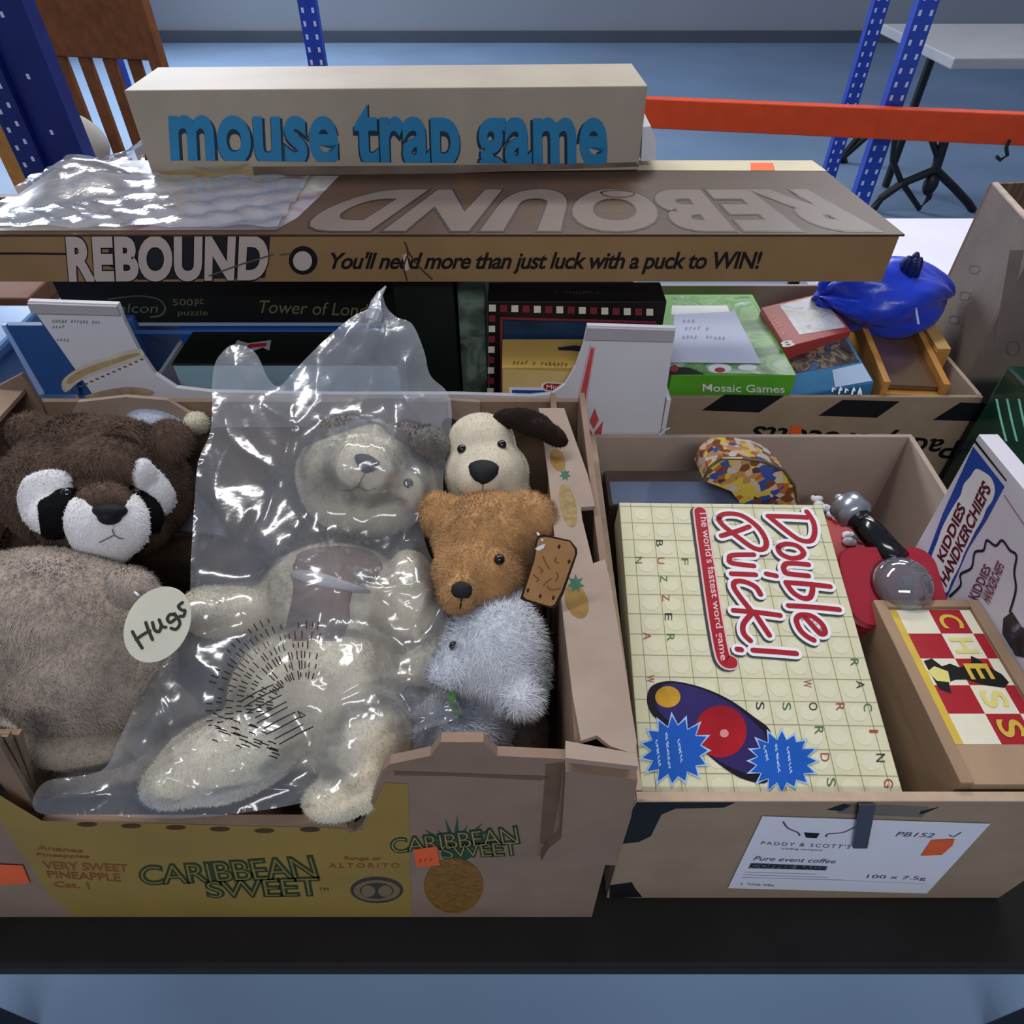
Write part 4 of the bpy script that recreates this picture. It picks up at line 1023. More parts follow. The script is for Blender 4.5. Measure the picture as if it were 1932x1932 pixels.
# title in brush strokes, traced from the box
Zm = lambda pts: [(1120 + x / 3.864, 780 + y / 3.864) for x, y in pts]
TS = [[(1270, 745), (1420, 748), (1555, 755)], [(1552, 712), (1600, 790), (1608, 870), (1580, 925), (1500, 918), (1400, 850), (1275, 748)],
      [(1345, 972), (1400, 948), (1480, 962), (1528, 1010), (1500, 1045), (1430, 1050), (1362, 1018)],
      [(1562, 1098), (1420, 1088), (1384, 1112), (1390, 1148), (1420, 1165), (1562, 1180)],
      [(1720, 1258), (1560, 1240), (1400, 1228)], [(1400, 1230), (1450, 1300), (1520, 1342), (1572, 1338), (1592, 1290), (1590, 1240)],
      [(1418, 1397), (1600, 1408), (1786, 1426)],
      [(1535, 1478), (1590, 1540), (1648, 1600), (1684, 1590), (1660, 1530), (1590, 1475), (1510, 1465), (1475, 1500), (1500, 1570), (1550, 1620), (1602, 1648)],
      [(912, 760), (960, 728), (1080, 742), (1200, 830), (1256, 930), (1236, 985), (1160, 975), (1040, 890), (940, 810)], [(1130, 822), (1050, 852), (930, 888)],
      [(1164, 1026), (1010, 1030), (988, 1060), (1010, 1088), (1164, 1108)],
      [(1003, 1165), (1090, 1168), (1178, 1172)], [(1258, 1166), (1290, 1172), (1328, 1180)],
      [(1214, 1315), (1180, 1262), (1100, 1224), (1032, 1222), (1020, 1262), (1070, 1340), (1150, 1440)],
      [(1018, 1432), (1180, 1445), (1356, 1468)], [(1180, 1462), (1230, 1540), (1278, 1612)], [(1150, 1455), (1090, 1530), (1092, 1600), (1140, 1652)],
      [(1045, 1715), (1060, 1716), (1074, 1718)], [(1160, 1722), (1320, 1733), (1474, 1746)]]
TS = [Zm(s) for s in TS]; cl = (2, 8)
sh = [[(x - 2.5, y + 3.5) for x, y in s] for s in TS]
BAN = Zm([(775, 712), (800, 900), (830, 1100), (862, 1320), (895, 1530), (935, 1740), (962, 1800), (1000, 1808)])
pstroke('title_shadow', PQ, sh, 23, M('title_shadow_print', '3a4044', 0.5, 0), lidq, 0.06, closed=cl)
pstroke('banner_shadow', PQ, [[(x - 4, y + 2) for x, y in BAN]], 33, M('title_shadow_print', '3a4044'), lidq, 0.06)
pstroke('banner_border', PQ, [BAN], 31, M('pale_pink_print', 'e0bcc0', 0.4, 0), lidq, 0.075)
pstroke('banner', PQ, [BAN], 24, RED, lidq, 0.09)
pstroke('title_border', PQ, TS, 23, WHITEP, lidq, 0.10, closed=cl)
pstroke('title', PQ, TS, 10.5, RED, lidq, 0.12, closed=cl)
ptext('banner_lettering', PQ, "The world's fastest word game", Zm([(826, 702), (975, 1790), (912, 1800), (752, 706)]), M('pale_pink_print', 'e0bcc0'), lidq, 0.11, bold=0.01)
# purple gadget picture with starbursts
Zq = lambda pts: [(1160 + x / 3.864, 1200 + y / 3.864) for x, y in pts]
PUR = M('deep_purple_print', '2f2560', 0.4, 0.2, 18)
ppoly('gadget_shadow', PQ, Zq([(235, 430), (280, 350), (420, 322), (640, 370), (840, 460), (1010, 580), (1130, 680), (1140, 820), (1120, 1050), (960, 1045), (800, 960), (600, 800), (330, 620), (250, 530)]), M('gadget_dark', '16101f', 0.4, 0.1, 20), lidq, 0.06, 4)
ppoly('gadget', PQ, Zq([(300, 440), (360, 350), (480, 345), (660, 395), (850, 490), (1030, 640), (1100, 740), (1090, 960), (1000, 1000), (860, 960), (640, 830), (420, 640), (320, 540)]), PUR, lidq, 0.075, 4)
ppoly('yellow_button', PQ, Zq(ellpx(385, 438, 92, 78)), M('gold_button', 'b98f2e', 0.3, 0.25, 60), lidq, 0.09)
ppoly('red_button', PQ, Zq(ellpx(770, 690, 190, 190)), M('red_button', 'a01c26', 0.3, 0.2, 30), lidq, 0.09)
ppoly('button_glint', PQ, Zq(ellpx(796, 704, 32, 30)), M('glint_print', 'd58c90', 0.3, 0.1, 60), lidq, 0.10)
BLU = M('starburst_blue', '1a56b4', 0.4, 0.06, 40); LBL = M('starburst_edge', '9fc0e8', 0.4, 0.05, 40)
def burst(cx, cy, rx, ry, n, seed, words):
    rs = random.Random(seed); pts = []; sm = []
    for k in range(2 * n):
        a = math.pi * k / n; f = (0.95 + rs.random() * .12) if k % 2 == 0 else (0.66 + rs.random() * .06)
        pts.append((cx + rx * f * math.cos(a), cy + ry * f * math.sin(a)))
        g = f * 0.88 if k % 2 == 0 else f * 0.95
        sm.append((cx + rx * g * math.cos(a), cy + ry * g * math.sin(a)))
    ppoly('starburst_edge', PQ, Zq(pts), LBL, lidq, 0.12); ppoly('starburst', PQ, Zq(sm), BLU, lidq, 0.14)
    for s, (x, y, w, L) in words:
        (xa, ya), (xb, yb) = Zq([(x, y - L), (x + 26, y + L)])
        squig('starburst_lettering', PQ, xa, ya, xb, yb, 9, LBL, lidq, 0.16, len(s), 1.8)
burst(440, 830, 270, 275, 15, 3, (('unique', (300, 850, 24, 100)), ('electronic', (372, 830, 24, 135)), ('buzzer', (460, 830, 24, 85))))
burst(1215, 905, 275, 240, 16, 5, (('and up', (1085, 850, 20, 60)), ('for ages 8', (1170, 885, 22, 110)), ('2 to 4', (1255, 900, 24, 100))))

# flat dark case behind the word game
t = thing('flat_case', 'dark brown case with a bluish sheen, behind the word game', 'case', (24, 70, 2))
A1 = [onZ(*p, 24.2) for p in ((1142, 890), (1326, 892), (1392, 945), (1168, 945))]
o_ = Vector((13.0, 66.8, 8))
mk('case_body', *hexa(o_, (18.5, 0, 0), (0, 7.4, 0), (0, 0, 18.6), 0.3), M('dark_brown_case', '4a3c36', 0.5, 0.15, 30), t)
mk('case_lid', *hexa(o_ + Vector((0.4, 0.0, 18.6)), (17.7, 0, 0), (0, 4.6, 0), (0, 0, 0.35), 0.1), M('lid_blue_sheen_paint', '5d6a86', 0.12, 0.1, 20, spec=0.8, coat=0.6), t)  # bluish sheen on the dark top, put into the lid's base colour
# comic tin
t = thing('comic_tin', 'rounded tin covered in busy orange, yellow and blue cartoon artwork', 'tin', (33, 73, 2))
ART2 = Mramp('comic_art', [(0.0, 'c0905c'), (0.18, 'd8b8a0'), (0.34, 'd8c04a'), (0.48, '7f4a30'), (0.6, '3a55a8'), (0.72, 'c8c4c0'), (0.86, 'b86a34'), (0.95, '4a3c58')], 150, 'voronoi')
tc_ = [onY(x, y, 67) for x, y in ((1328, 905), (1338, 880), (1362, 862), (1400, 862), (1440, 868), (1478, 884), (1498, 912), (1504, 945), (1490, 990), (1425, 990), (1380, 925))]
tin = mk('tin_body', *prism([tuple(p) for p in tc_], (0, 5.5, -1.0)), ART2, t)
mk('tin_seam', *tube([p + Vector((0, -0.02, 0)) for p in tc_[:8]], 0.22, 6), M('tin_edge', '8d7a66', 0.3, 0.1, 40, metal=0.7), t)
mk('tin_foot', *bx(33, 39, 68, 72.5, 1.0, 22, 0.4), ART2, t)
# red dice box with silver and black torch
t = thing('red_box', 'red box with spotted white figures beside the word game', 'box', (43, 62, 2))
A2 = D(1552, 985, 88); 
rbx = mk('box_body', *hexa((42.2, 56, 8), (8.5, 3.0, 0), (-3.2, 9.5, 0), (0, 0, 16.5), 0.25), M('red_card', 'a81c22', 0.4, 0.1, 30), t)
TP = Pl((0, 0, 24.5), (0, 0, 1))
SPOT = Mramp('spotted_print', [(0.0, 'e4e4ea'), (0.7, '30323c'), (0.8, 'e4e4ea'), (0.92, '8fa69a')], 140, 'voronoi')
mb = MB()
for (x, y, r, n) in ((1566, 948, 2.0, 9), (1590, 975, 1.5, 7), (1612, 1016, 1.1, 6)):
    p = TP.pt(x, y, 0.0); rs = random.Random(x)
    for k in range(n): mb.add(*ell(p + Vector((rs.uniform(-r, r), rs.uniform(-r * .6, r * .6), 0.2)), (0.8, 0.7, 0.5), None, 10, 6))
mb.build('spotted_figures', SPOT, t, True)
t = thing('torch', 'black torch with a silver head lying beside the red box', 'torch', (50, 62, 18))
ta = D(1612, 968, 86.5); tb_ = D(1692, 1056, 81.5); td = (tb_ - ta).normalized()
mk('torch_body', *tube([ta, ta + td * 3, tb_], [1.5, 1.6, 1.6], 20), M('black_gloss', '0c0d10', 0.15, 0.1, 30, spec=0.7), t, True)
mk('torch_head', *tube([ta - td * 2.6, ta - td * 2.0, ta + td * 0.2, ta + td * 0.8], [1.2, 2.1, 2.2, 1.6], 20), M('silver_plastic', 'a9adb4', 0.25, 0.05, 30, metal=0.7), t, True)
# red game with clear dome
t = thing('dome_game', 'red plastic dice game with a clear round dome', 'dice game', (48, 56, 6))
RP = M('glossy_red_plastic', '9c2232', 0.25, 0.08, 20, spec=0.6, coat=0.3)
dc = D(1686, 1102, 80); ax_ = (XA, Vector((0, 0.94, 0.34)), Vector((0, -0.34, 0.94)))
def rrect(cx, rx, ry, r, h0, h1):
    P = []
    for (sx, sy, a0) in ((1, 1, 0), (-1, 1, 90), (-1, -1, 180), (1, -1, 270)):
        for k in range(6):
            a = math.radians(a0 + 18 * k)
            P.append(cx + ax_[0] * (sx * (rx - r) + r * math.cos(a)) + ax_[1] * (sy * (ry - r) + r * math.sin(a)) + ax_[2] * h0)
    return prism(P, ax_[2] * (h1 - h0))
mk('housing', *rrect(dc, 5.9, 5.0, 2.4, -4.5, -0.6), RP, t)
mk('bezel', *rrect(dc, 5.7, 4.8, 2.4, -0.6, 0.0), RP, t)
mk('dome_seat', *tube([dc + XA * 0.9 - ax_[2] * 0.1, dc + XA * 0.9 + ax_[2] * 0.25], [3.6, 3.5], 32), M('dark_red_plastic', '5c1420', 0.3, 0.1, 20), t)
GLS = Mfilm('clear_dome', 0.12, 1.5, 0.05, (0.85, 0.88, 0.92), 0.05, 30)
Vd, Fd = ell(dc + XA * 0.9 + ax_[2] * 0.2, (3.4, 3.4, 2.4), ax_, 32, 18)
mk('dome', Vd, Fd, GLS, t, True)
mk('die', *hexa(dc + XA * 0.3 - ax_[1] * 0.8 + ax_[2] * 0.3, ax_[0] * 1.4, ax_[1] * 1.4, ax_[2] * 1.4, 0.15), M('grey_die', '55555c', 0.4, 0.05, 20), t)
mk('prop_block', *bx(43, 53, 52, 60.5, 1.0, 16, 0.4), M('dark_red_plastic', '5c1420'), t)
# wooden chess box
t = thing('chess_box', 'wooden chess box with a red and white chequered sliding lid', 'chess box', (47.5, 39, 6))
x0, x1, y0, y1, z0, z1 = 41.2, 53.2, 28.2, 49.6, 6.0, 28.2
mk('side_board', *bx(x0, x0 + 1.3, y0, y1, z0, z1, 0.12), WOOD, t)
mk('side_board', *bx(x1 - 1.3, x1, y0, y1, z0, z1, 0.12), WOOD, t)
mk('end_board', *bx(x0 + 1.3, x1 - 1.3, y1 - 1.0, y1, z0, z1, 0.12), WOOD, t)
mk('end_board', *bx(x0 + 1.3, x1 - 1.3, y0, y0 + 1.0, z0, z1 - 0.9, 0.12), WOOD, t)
mk('base_board', *bx(x0 + 1.3, x1 - 1.3, y0 + 1, y1 - 1, z0, z0 + 0.8), WOOD, t)
lid = mk('sliding_lid', *bx(x0 + 1.3, x1 - 1.3, y0 + 0.05, y1 - 1.0, z1 - 0.9, z1 - 0.4, 0.05), M('pale_lid_wood', 'a58b72', 0.5, 0.10, 60, stretch=(1, .1, 1)), t)
LZ = Pl((0, 0, z1 - 0.4), (0, 0, 1))
a = [LZ.pt(*p, 0.03) for p in ((1684, 1142), (1838, 1150), (1932 + 34, 1412), (1804, 1408))]
lx0, lx1 = x0 + 1.4, x1 - 1.4; ly1 = y1 - 1.2; ly0 = 32.2
yw = 0.9
def lq(u0, u1, v0, v1, lift=0.03):   # u across 0..1, v from back to front 0..1
    X = lambda u: lx0 + yw + (lx1 - lx0 - yw) * u; Yv = lambda v: ly1 + (ly0 - ly1) * v; z = z1 - 0.4 + lift
    return [(X(u0), Yv(v0), z), (X(u1), Yv(v0), z), (X(u1), Yv(v1), z), (X(u0), Yv(v1), z)]
mk('yellow_band', *tri_poly([(lx0, ly1, z1 - .37), (lx0 + yw, ly1, z1 - .37), (lx0 + yw, ly0, z1 - .37), (lx0, ly0, z1 - .37)]), YEL, lid)
us = (0, 0.44, 0.86, 1.0); NRr = 5
for i in range(3):
    for j in range(NRr):
        mk('square', *tri_poly(lq(us[i], us[i + 1], j / NRr, (j + 1) / NRr)), RED if (i + j) % 2 else CREAMP, lid)
def ltext(s, u0, u1, v0, v1, m, lift=0.07, bold=0.02):
    V_, F_ = text_mesh(s, 0, bold); mnx = min(v.x for v in V_); mxx = max(v.x for v in V_); mny = min(v.y for v in V_); mxy = max(v.y for v in V_)
    P = []
    for v in V_:
        b_ = (v.x - mnx) / (mxx - mnx); a_ = (v.y - mny) / (mxy - mny)      # tops point right
        q = lq(u0 + (u1 - u0) * a_, 1, v0 + (v1 - v0) * b_, 1, lift)[0]; P.append(q)
    mk('lid_letter', P, F_, m, lid)
PY = M('pale_yellow_print', 'd8cf7a', 0.45, 0.04, 60)
for k, (s, m) in enumerate((('C', YEL), ('H', PY), ('E', YEL), ('S', PY), ('S', YEL))): ltext(s, 0.50, 0.80, (k + .2) / 5, (k + .8) / 5, m, 0.10)
kn = [(0.02, .42), (0.14, .40), (0.22, .46), (0.34, .44), (0.44, .47), (0.62, .43), (0.66, .38), (0.72, .40), (0.80, .46), (0.92, .52), (0.95, .58), (0.85, .62), (0.62, .60), (0.44, .56), (0.30, .56), (0.20, .58), (0.16, .66), (0.04, .63), (0.03, .55)]
mk('knight_print', *tri_poly([lq(u, 1, v, 1, 0.06)[0] for u, v in kn]), INK, lid)
mk('knight_base', *tri_poly([lq(u, 1, v, 1, 0.08)[0] for u, v in ((0.0, .50), (0.12, .46), (0.26, .50), (0.22, .58), (0.06, .57))]), PY, lid)
# handkerchief box standing along the right wall
t = thing('handkerchief_box', 'flat white handkerchief box with a blue strip, standing at the right edge', 'box', (55.5, 47, 6))
hx = 54.2
hb = mk('box_body', *hexa((hx, 29, 6), (2.2, 0, 0), (-0.6, 33.2, 0), (-0.8, 0, 36.2), 0.1), M('white_gloss_card', 'd2d0dc', 0.35, 0.03, 20, spec=0.5), t)
PH = Pl((hx, 29, 6), Vector((-0.6, 33.2, 0)).cross(Vector((-0.8, 0, 36.2))))
Zh = lambda pts: [(1730 + x / 4.83, 800 + y / 4.83) for x, y in pts]
ppoly('blue_strip', PH, Zh([(515, 195), (800, 560), (640, 860), (470, 1130), (330, 1450), (270, 1580), (90, 1200), (240, 800)]), M('strip_blue', '1f47a0', 0.4, 0.06, 30), hb, 0.03)
ppoly('cloud_label', PH, Zh([(540, 400), (600, 420), (680, 480), (715, 590), (690, 690), (640, 760), (600, 860), (540, 960), (480, 1080), (430, 1180), (390, 1290), (320, 1420), (270, 1530), (180, 1400), (130, 1240), (190, 1060), (240, 920), (330, 750), (400, 640), (430, 540), (490, 470)]), WHITEP, hb, 0.05, 3)
MAR = M('maroon_ink', '5c1a2a', 0.5, 0)
ptext('lettering', PH, 'KIDDIES', Zh([(190, 1190), (385, 700), (450, 770), (245, 1250)]), MAR, hb, 0.08, bold=0.035)
ptext('lettering', PH, 'HANDKERCHIEFS', Zh([(215, 1390), (610, 500), (680, 590), (270, 1470)]), MAR, hb, 0.08, bold=0.035)
pstroke('cloud_outline', PH, [Zh([(300, 1560), (400, 1460), (400, 1360), (500, 1300), (530, 1160), (610, 1140), (640, 1050), (720, 1100), (780, 1050), (850, 1140), (910, 1190), (890, 1340), (905, 1500), (850, 1700)])], 5, M('navy_outline', '1c1e38', 0.5, 0), hb, 0.05)
ptext('lettering', PH, 'KIDDIES', Zh([(470, 1560), (620, 1260), (680, 1310), (560, 1600)]), M('faded_maroon', '7a3a52', 0.5, 0), hb, 0.06, bold=0.02)
ptext('lettering', PH, 'HANDKERCHIEFS', Zh([(590, 1560), (740, 1230), (800, 1290), (660, 1640)]), M('faded_maroon', '7a3a52'), hb, 0.06, bold=0.02)
ppoly('black_artwork', PH, Zh([(790, 1760), (870, 1700), (960, 1840), (1100, 1900), (1100, 2150), (900, 2100), (780, 1900)]), Mramp('ink_scribble', [(0.4, '14151f'), (0.6, '2a2c40'), (0.75, 'a8a6b4')], 60), hb, 0.05)
pstroke('red_rule', PH, [Zh([(800, 640), (900, 790), (1010, 950)])], 2, M('pink_rule', 'a06070', 0.5, 0), hb, 0.05, sub=0)
ppoly('black_edge', PH, Zh([(505, 95), (820, 500), (815, 515), (500, 125)]), INK, hb, 0.04)
# ------------------------------------------------------------------ plush toys
def plush(name, hexcol, var=0.16, vs=90, sheen=0.15): return M(name, hexcol, 0.95, var, vs, spec=0.1, sheen=sheen, detail=5)
GLB = M('black_bead', '0a0a0c', 0.12, 0.0, spec=0.7)
NOSE = M('black_felt', '14161c', 0.7, 0.2, 200)
WPL = plush('white_plush', 'e0dfe4', 0.05)
# raccoon
def raccoon():
    t = thing('plush_raccoon', 'brown plush raccoon with white cheek patches, back left of the pineapple carton', 'plush toy', (-48, 62, 1.2))
    V, F = remesh([blob(188, 925, 82, 168, 122, 9.5), blob(200, 985, 78, 110, 70, 8.0), blob(56, 816, 80, 44, 38, 2.2, 30), blob(322, 828, 80, 42, 38, 2.2, -30), blob(190, 840, 82, 120, 58, 7.0),
                   blob(210, 880, 76, 70, 60, 5.0), blob(150, 1110, 96, 200, 120, 10), blob(170, 1200, 100, 190, 160, 11), blob(20, 1040, 94, 80, 80, 7), blob(290, 1100, 92, 56, 90, 6),
                   ell((-48, 62, 12), (15, 10, 10.5))])
    tree = bvh(V, F)
    BR = plush('dark_brown_plush', '5c4a3f', 0.28, 70, 0.06)
    Vf, Ff = furry(V, F, 34, 0.6, 0.11, 3)
    mk('body', Vf, Ff, BR, t, True)
    Z = lambda pts: [(x / 3.577, 700 + y / 3.577) for x, y in pts]
    fw = (26, 0.22, 0.12, 5)
    patch('cheek_patch', tree, Z([(190, 690), (330, 645), (450, 665), (505, 740), (480, 830), (420, 930), (390, 1030), (350, 1110), (240, 1080), (160, 990), (120, 860), (140, 760)]), WPL, t, 0.7, 0.15, fur=fw)
    patch('cheek_patch', tree, Z([(950, 565), (1010, 620), (1090, 690), (1160, 780), (1190, 870), (1150, 950), (1090, 990), (1020, 940), (960, 840), (900, 780), (880, 700), (900, 610)]), WPL, t, 0.7, 0.15, fur=fw)
    BP = plush('black_plush', '0a0b0d', 0.2, 90, 0.0)
    patch('eye_patch', tree, Z([(430, 800), (520, 790), (545, 880), (500, 930), (470, 1000), (470, 1100), (400, 1125), (320, 1105), (300, 1000), (290, 910), (370, 860)]), BP, t, 0.75, 0.45, fur=(26, 0.2, 0.1, 6))
    patch('eye_patch', tree, Z([(860, 760), (920, 765), (1000, 830), (1050, 920), (1075, 1000), (1040, 1090), (985, 1080), (960, 960), (910, 890), (860, 840)]), BP, t, 0.75, 0.45, fur=(26, 0.2, 0.1, 6))
    mz = patch('muzzle', tree, Z([(520, 895), (600, 930), (740, 960), (820, 930), (880, 870), (950, 920), (980, 1000), (960, 1110), (880, 1180), (820, 1230), (720, 1250), (640, 1230), (560, 1190), (470, 1110), (440, 1000), (470, 920)]), WPL, t, 1.9, 0.5, fur=fw, tree_out=True)
    mt_ = mz
    hb_, _n = hit(mt_, 212, 985); db = (hb_ - CAM).dot(-BK)
    V2, F2 = remesh([blob(198, 940, db + 2.2, 46, 34, 2.6), blob(196, 905, db + 4.5, 50, 40, 3.0)], 0.3, 4)
    mk('nose_bridge', *furry(V2, F2, 34, 0.4, 0.11, 8), BR, t, True)
    mk('nose', *remesh([blob(206, 962, db + 0.3, 33, 15, 1.5), blob(207, 975, db + 0.2, 20, 15, 1.3)], 0.2, 4), NOSE, t, True)
    sstroke('mouth_stitch', mt_, [Z([(758, 1062), (762, 1080), (770, 1098)]), Z([(770, 1100), (720, 1125), (670, 1150)]), Z([(770, 1100), (800, 1120), (830, 1125)])], 2.2, M('grey_thread', '6a5f60', 0.8, 0), t, 0.25)
    for x, y in ((480, 865), (870, 822)):
        p = Z([(x, y)])[0]; bead('eye', tree, p[0], p[1], 0.75, GLB, t, sink=-1.0)
raccoon()
# second white headed toy peeping behind the raccoon
t = thing('plush_toy', 'pale blue white plush head peeping out behind the raccoon', 'plush toy', (-47, 71, 1.2))
V, F = remesh([blob(300, 800, 91, 62, 40, 3.0, -15), blob(300, 900, 97, 60, 110, 3.0), ell((-46, 70.6, 14), (4.0, 2.6, 13))])
mk('body', *furry(V, F, 16, 0.3, 0.12, 9), plush('ice_white_plush', 'c3cbe2', 0.06), t, True)
V, F = remesh([blob(372, 796, 90, 24, 22, 2.0)], 0.3)
mk('ear', *furry(V, F, 20, 0.3, 0.12, 4), plush('cream_ear_plush', 'd8d2bc', 0.06), t, True)
# grey bear seen from behind with an oval tag
def grey_bear():
    t = thing('plush_bear', 'taupe grey plush bear lying face down at the front left, with an oval tag', 'plush toy', (-45, 38, 1.2))
    V, F = remesh([blob(95, 1190, 69, 218, 158, 9.0, -8), blob(170, 1260, 68, 150, 130, 8, -20), blob(250, 1108, 63, 52, 40, 2.0, -25), blob(-60, 1260, 70, 160, 150, 8),
                   ell((-48, 38, 14), (13, 9.5, 12.5))])
    tree = bvh(V, F)
    mk('body', *furry(V, F, 42, 0.38, 0.10, 12, (0, -0.5, -0.6), 0.6, 1.0), plush('taupe_plush', '9b8f85', 0.2, 60), t, True)
    V2, F2 = remesh([blob(150, 1392, 66, 128, 52, 4.5, -8), blob(60, 1420, 67, 60, 40, 3.5)])
    mk('arm', *furry(V2, F2, 40, 0.3, 0.09, 14, (0, -0.5, -0.6), 0.4), plush('pale_taupe_plush', '9c9184', 0.15, 60), t, True)
    mk('white_trim', *furry(*remesh([blob(70, 1362, 64.5, 105, 13, 1.2, -6)], 0.25, 3), 20, 0.3, 0.12, 5), plush('cream_trim_plush', 'c8c2b8', 0.06), t, True)
    # tag
    pl = Pl(D(298, 1177, 59.5), BK + Vector((0.12, 0, 0)))
    tagm = mk('oval_tag', *prism([pl.pt(x, y, 0) for x, y in ellpx(298, 1176, 58, 76, 32, 40)], pl.n * 0.15), M('cream_tag_card', 'dedcc8', 0.6, 0.05, 30), t)
    pl2 = Pl(pl.pt(298, 1176, 0.15), pl.n)
    Z = lambda pts: [(x / 3.577, 700 + y / 3.577) for x, y in pts]
    pstroke('lettering', pl2, [Z([(895, 1752), (915, 1790), (960, 1862)]), Z([(985, 1690), (1000, 1735), (1030, 1805)]), Z([(920, 1805), (960, 1775), (1012, 1745)]),
            Z([(1030, 1690), (1045, 1740), (1075, 1750), (1090, 1710)]), Z([(1075, 1672), (1095, 1715), (1120, 1722)]),
            Z([(1180, 1640), (1150, 1635), (1130, 1665), (1150, 1690), (1185, 1665)]), Z([(1178, 1630), (1215, 1690), (1190, 1735), (1155, 1728)]),
            Z([(1232, 1555), (1205, 1580), (1225, 1605), (1248, 1610), (1240, 1645), (1215, 1648)])], 6, M('dark_olive_ink', '34362a', 0.6, 0), tagm, 0.03)
    mk('tag_cord', *tube([pl.pt(262, 1120, 0.2), D(250, 1112, 63)], 0.12, 6), PAPER, t)
grey_bear()
# brown teddy
def teddy():
    t = thing('plush_teddy', 'ginger brown teddy bear with a bone-coloured stitched tag on its ear', 'plush toy', (-3, 53, 1.2))
    V, F = remesh([blob(926, 1010, 74, 112, 84, 6.0), blob(905, 1075, 71, 88, 72, 5.2), blob(872, 1112, 68, 46, 46, 4.0), blob(832, 972, 74, 40, 48, 2.4, 20), blob(1002, 972, 71.5, 56, 46, 2.4, -25),
                   blob(930, 1170, 80, 92, 90, 6), ell((-3.2, 52, 15), (6.5, 6, 14))])
    tree = bvh(V, F)
    BR = plush('ginger_plush', 'b48a5b', 0.22, 80)
    mk('body', *furry(V, F, 45, 0.42, 0.10, 21, (0, -0.5, -0.6), 0.65, 1.0), BR, t, True)
    patch('nose', tree, [(852, 1108), (866, 1098), (886, 1104), (888, 1120), (874, 1128), (858, 1124)], NOSE, t, 0.3, 0.25)
    sstroke('mouth_stitch', tree, [[(871, 1126), (870, 1136), (868, 1146)]], 3, NOSE, t, 0.3)
    bead('eye', tree, 941, 1055, 0.55, GLB, t, sink=-0.2)
    pl = Pl(D(1035, 1076, 61.5), BK + Vector((0.10, 0.0, -0.1)))
    Zt = lambda pts: [(960 + x / 10.73, 980 + y / 10.73) for x, y in pts]
    o_ = Zt([(600, 300), (700, 278), (1240, 400), (1370, 560), (1380, 660), (1100, 1480), (960, 1740), (860, 1770), (300, 1620), (230, 1580), (480, 800), (540, 400)])
    i_ = Zt([(625, 345), (740, 330), (1230, 430), (1330, 580), (1340, 680), (1060, 1440), (920, 1700), (840, 1735), (350, 1590), (290, 1530), (520, 800), (580, 420)])
    edge = mk('tag', *prism([pl.pt(x, y, 0) for x, y in o_], pl.n * 0.2), M('brown_tag_edge', '2b1a10', 0.8, 0.1, 40), t)
    pl2 = Pl(pl.pt(1035, 1076, 0.2), pl.n)
    ppoly('tag_face', pl2, i_, M('tan_tag_card', 'a5794c', 0.7, 0.1, 60), edge, 0.03)
    H = M('tag_hole_ink', '3a2410', 0.8, 0)
    ppoly('tag_holes', pl2, [ellpx(*Zt([(x, y)])[0], 2.6, 4.4, 15, 12) for x, y in ((1015, 530), (1220, 830), (385, 1415), (635, 1530), (900, 1565))], H, edge, 0.05)
    HI = M('tag_script_ink', '6d4824', 0.8, 0)
    pstroke('tag_script', pl2, [Zt(s) for s in ([(690, 720), (740, 850), (820, 980)], [(960, 740), (930, 820), (1010, 860)], [(600, 930), (680, 1010), (640, 1060)], [(500, 1100), (600, 1190), (560, 1230)], [(860, 1180), (780, 1230), (700, 1320)], [(960, 1050), (1000, 1130), (940, 1220)], [(780, 1330), (850, 1400), (1040, 1370)])], 2.2, HI, edge, 0.05)
    ppoly('worn_corner', pl2, Zt([(520, 570), (640, 500), (740, 470), (700, 560), (600, 610)]), PAPER, edge, 0.05)
    mk('tag_loop', *tube([pl.pt(1022, 1016, 0.25), D(1014, 1004, 69)], 0.12, 6), PAPER, t)
    # purple collar bow just showing
    V2, F2 = remesh([blob(862, 1160, 70, 24, 16, 1.6, 20)], 0.25, 3)
    mk('collar', V2, F2, M('plum_felt', '4a2238', 0.9, 0.15, 60), t, True)
teddy()
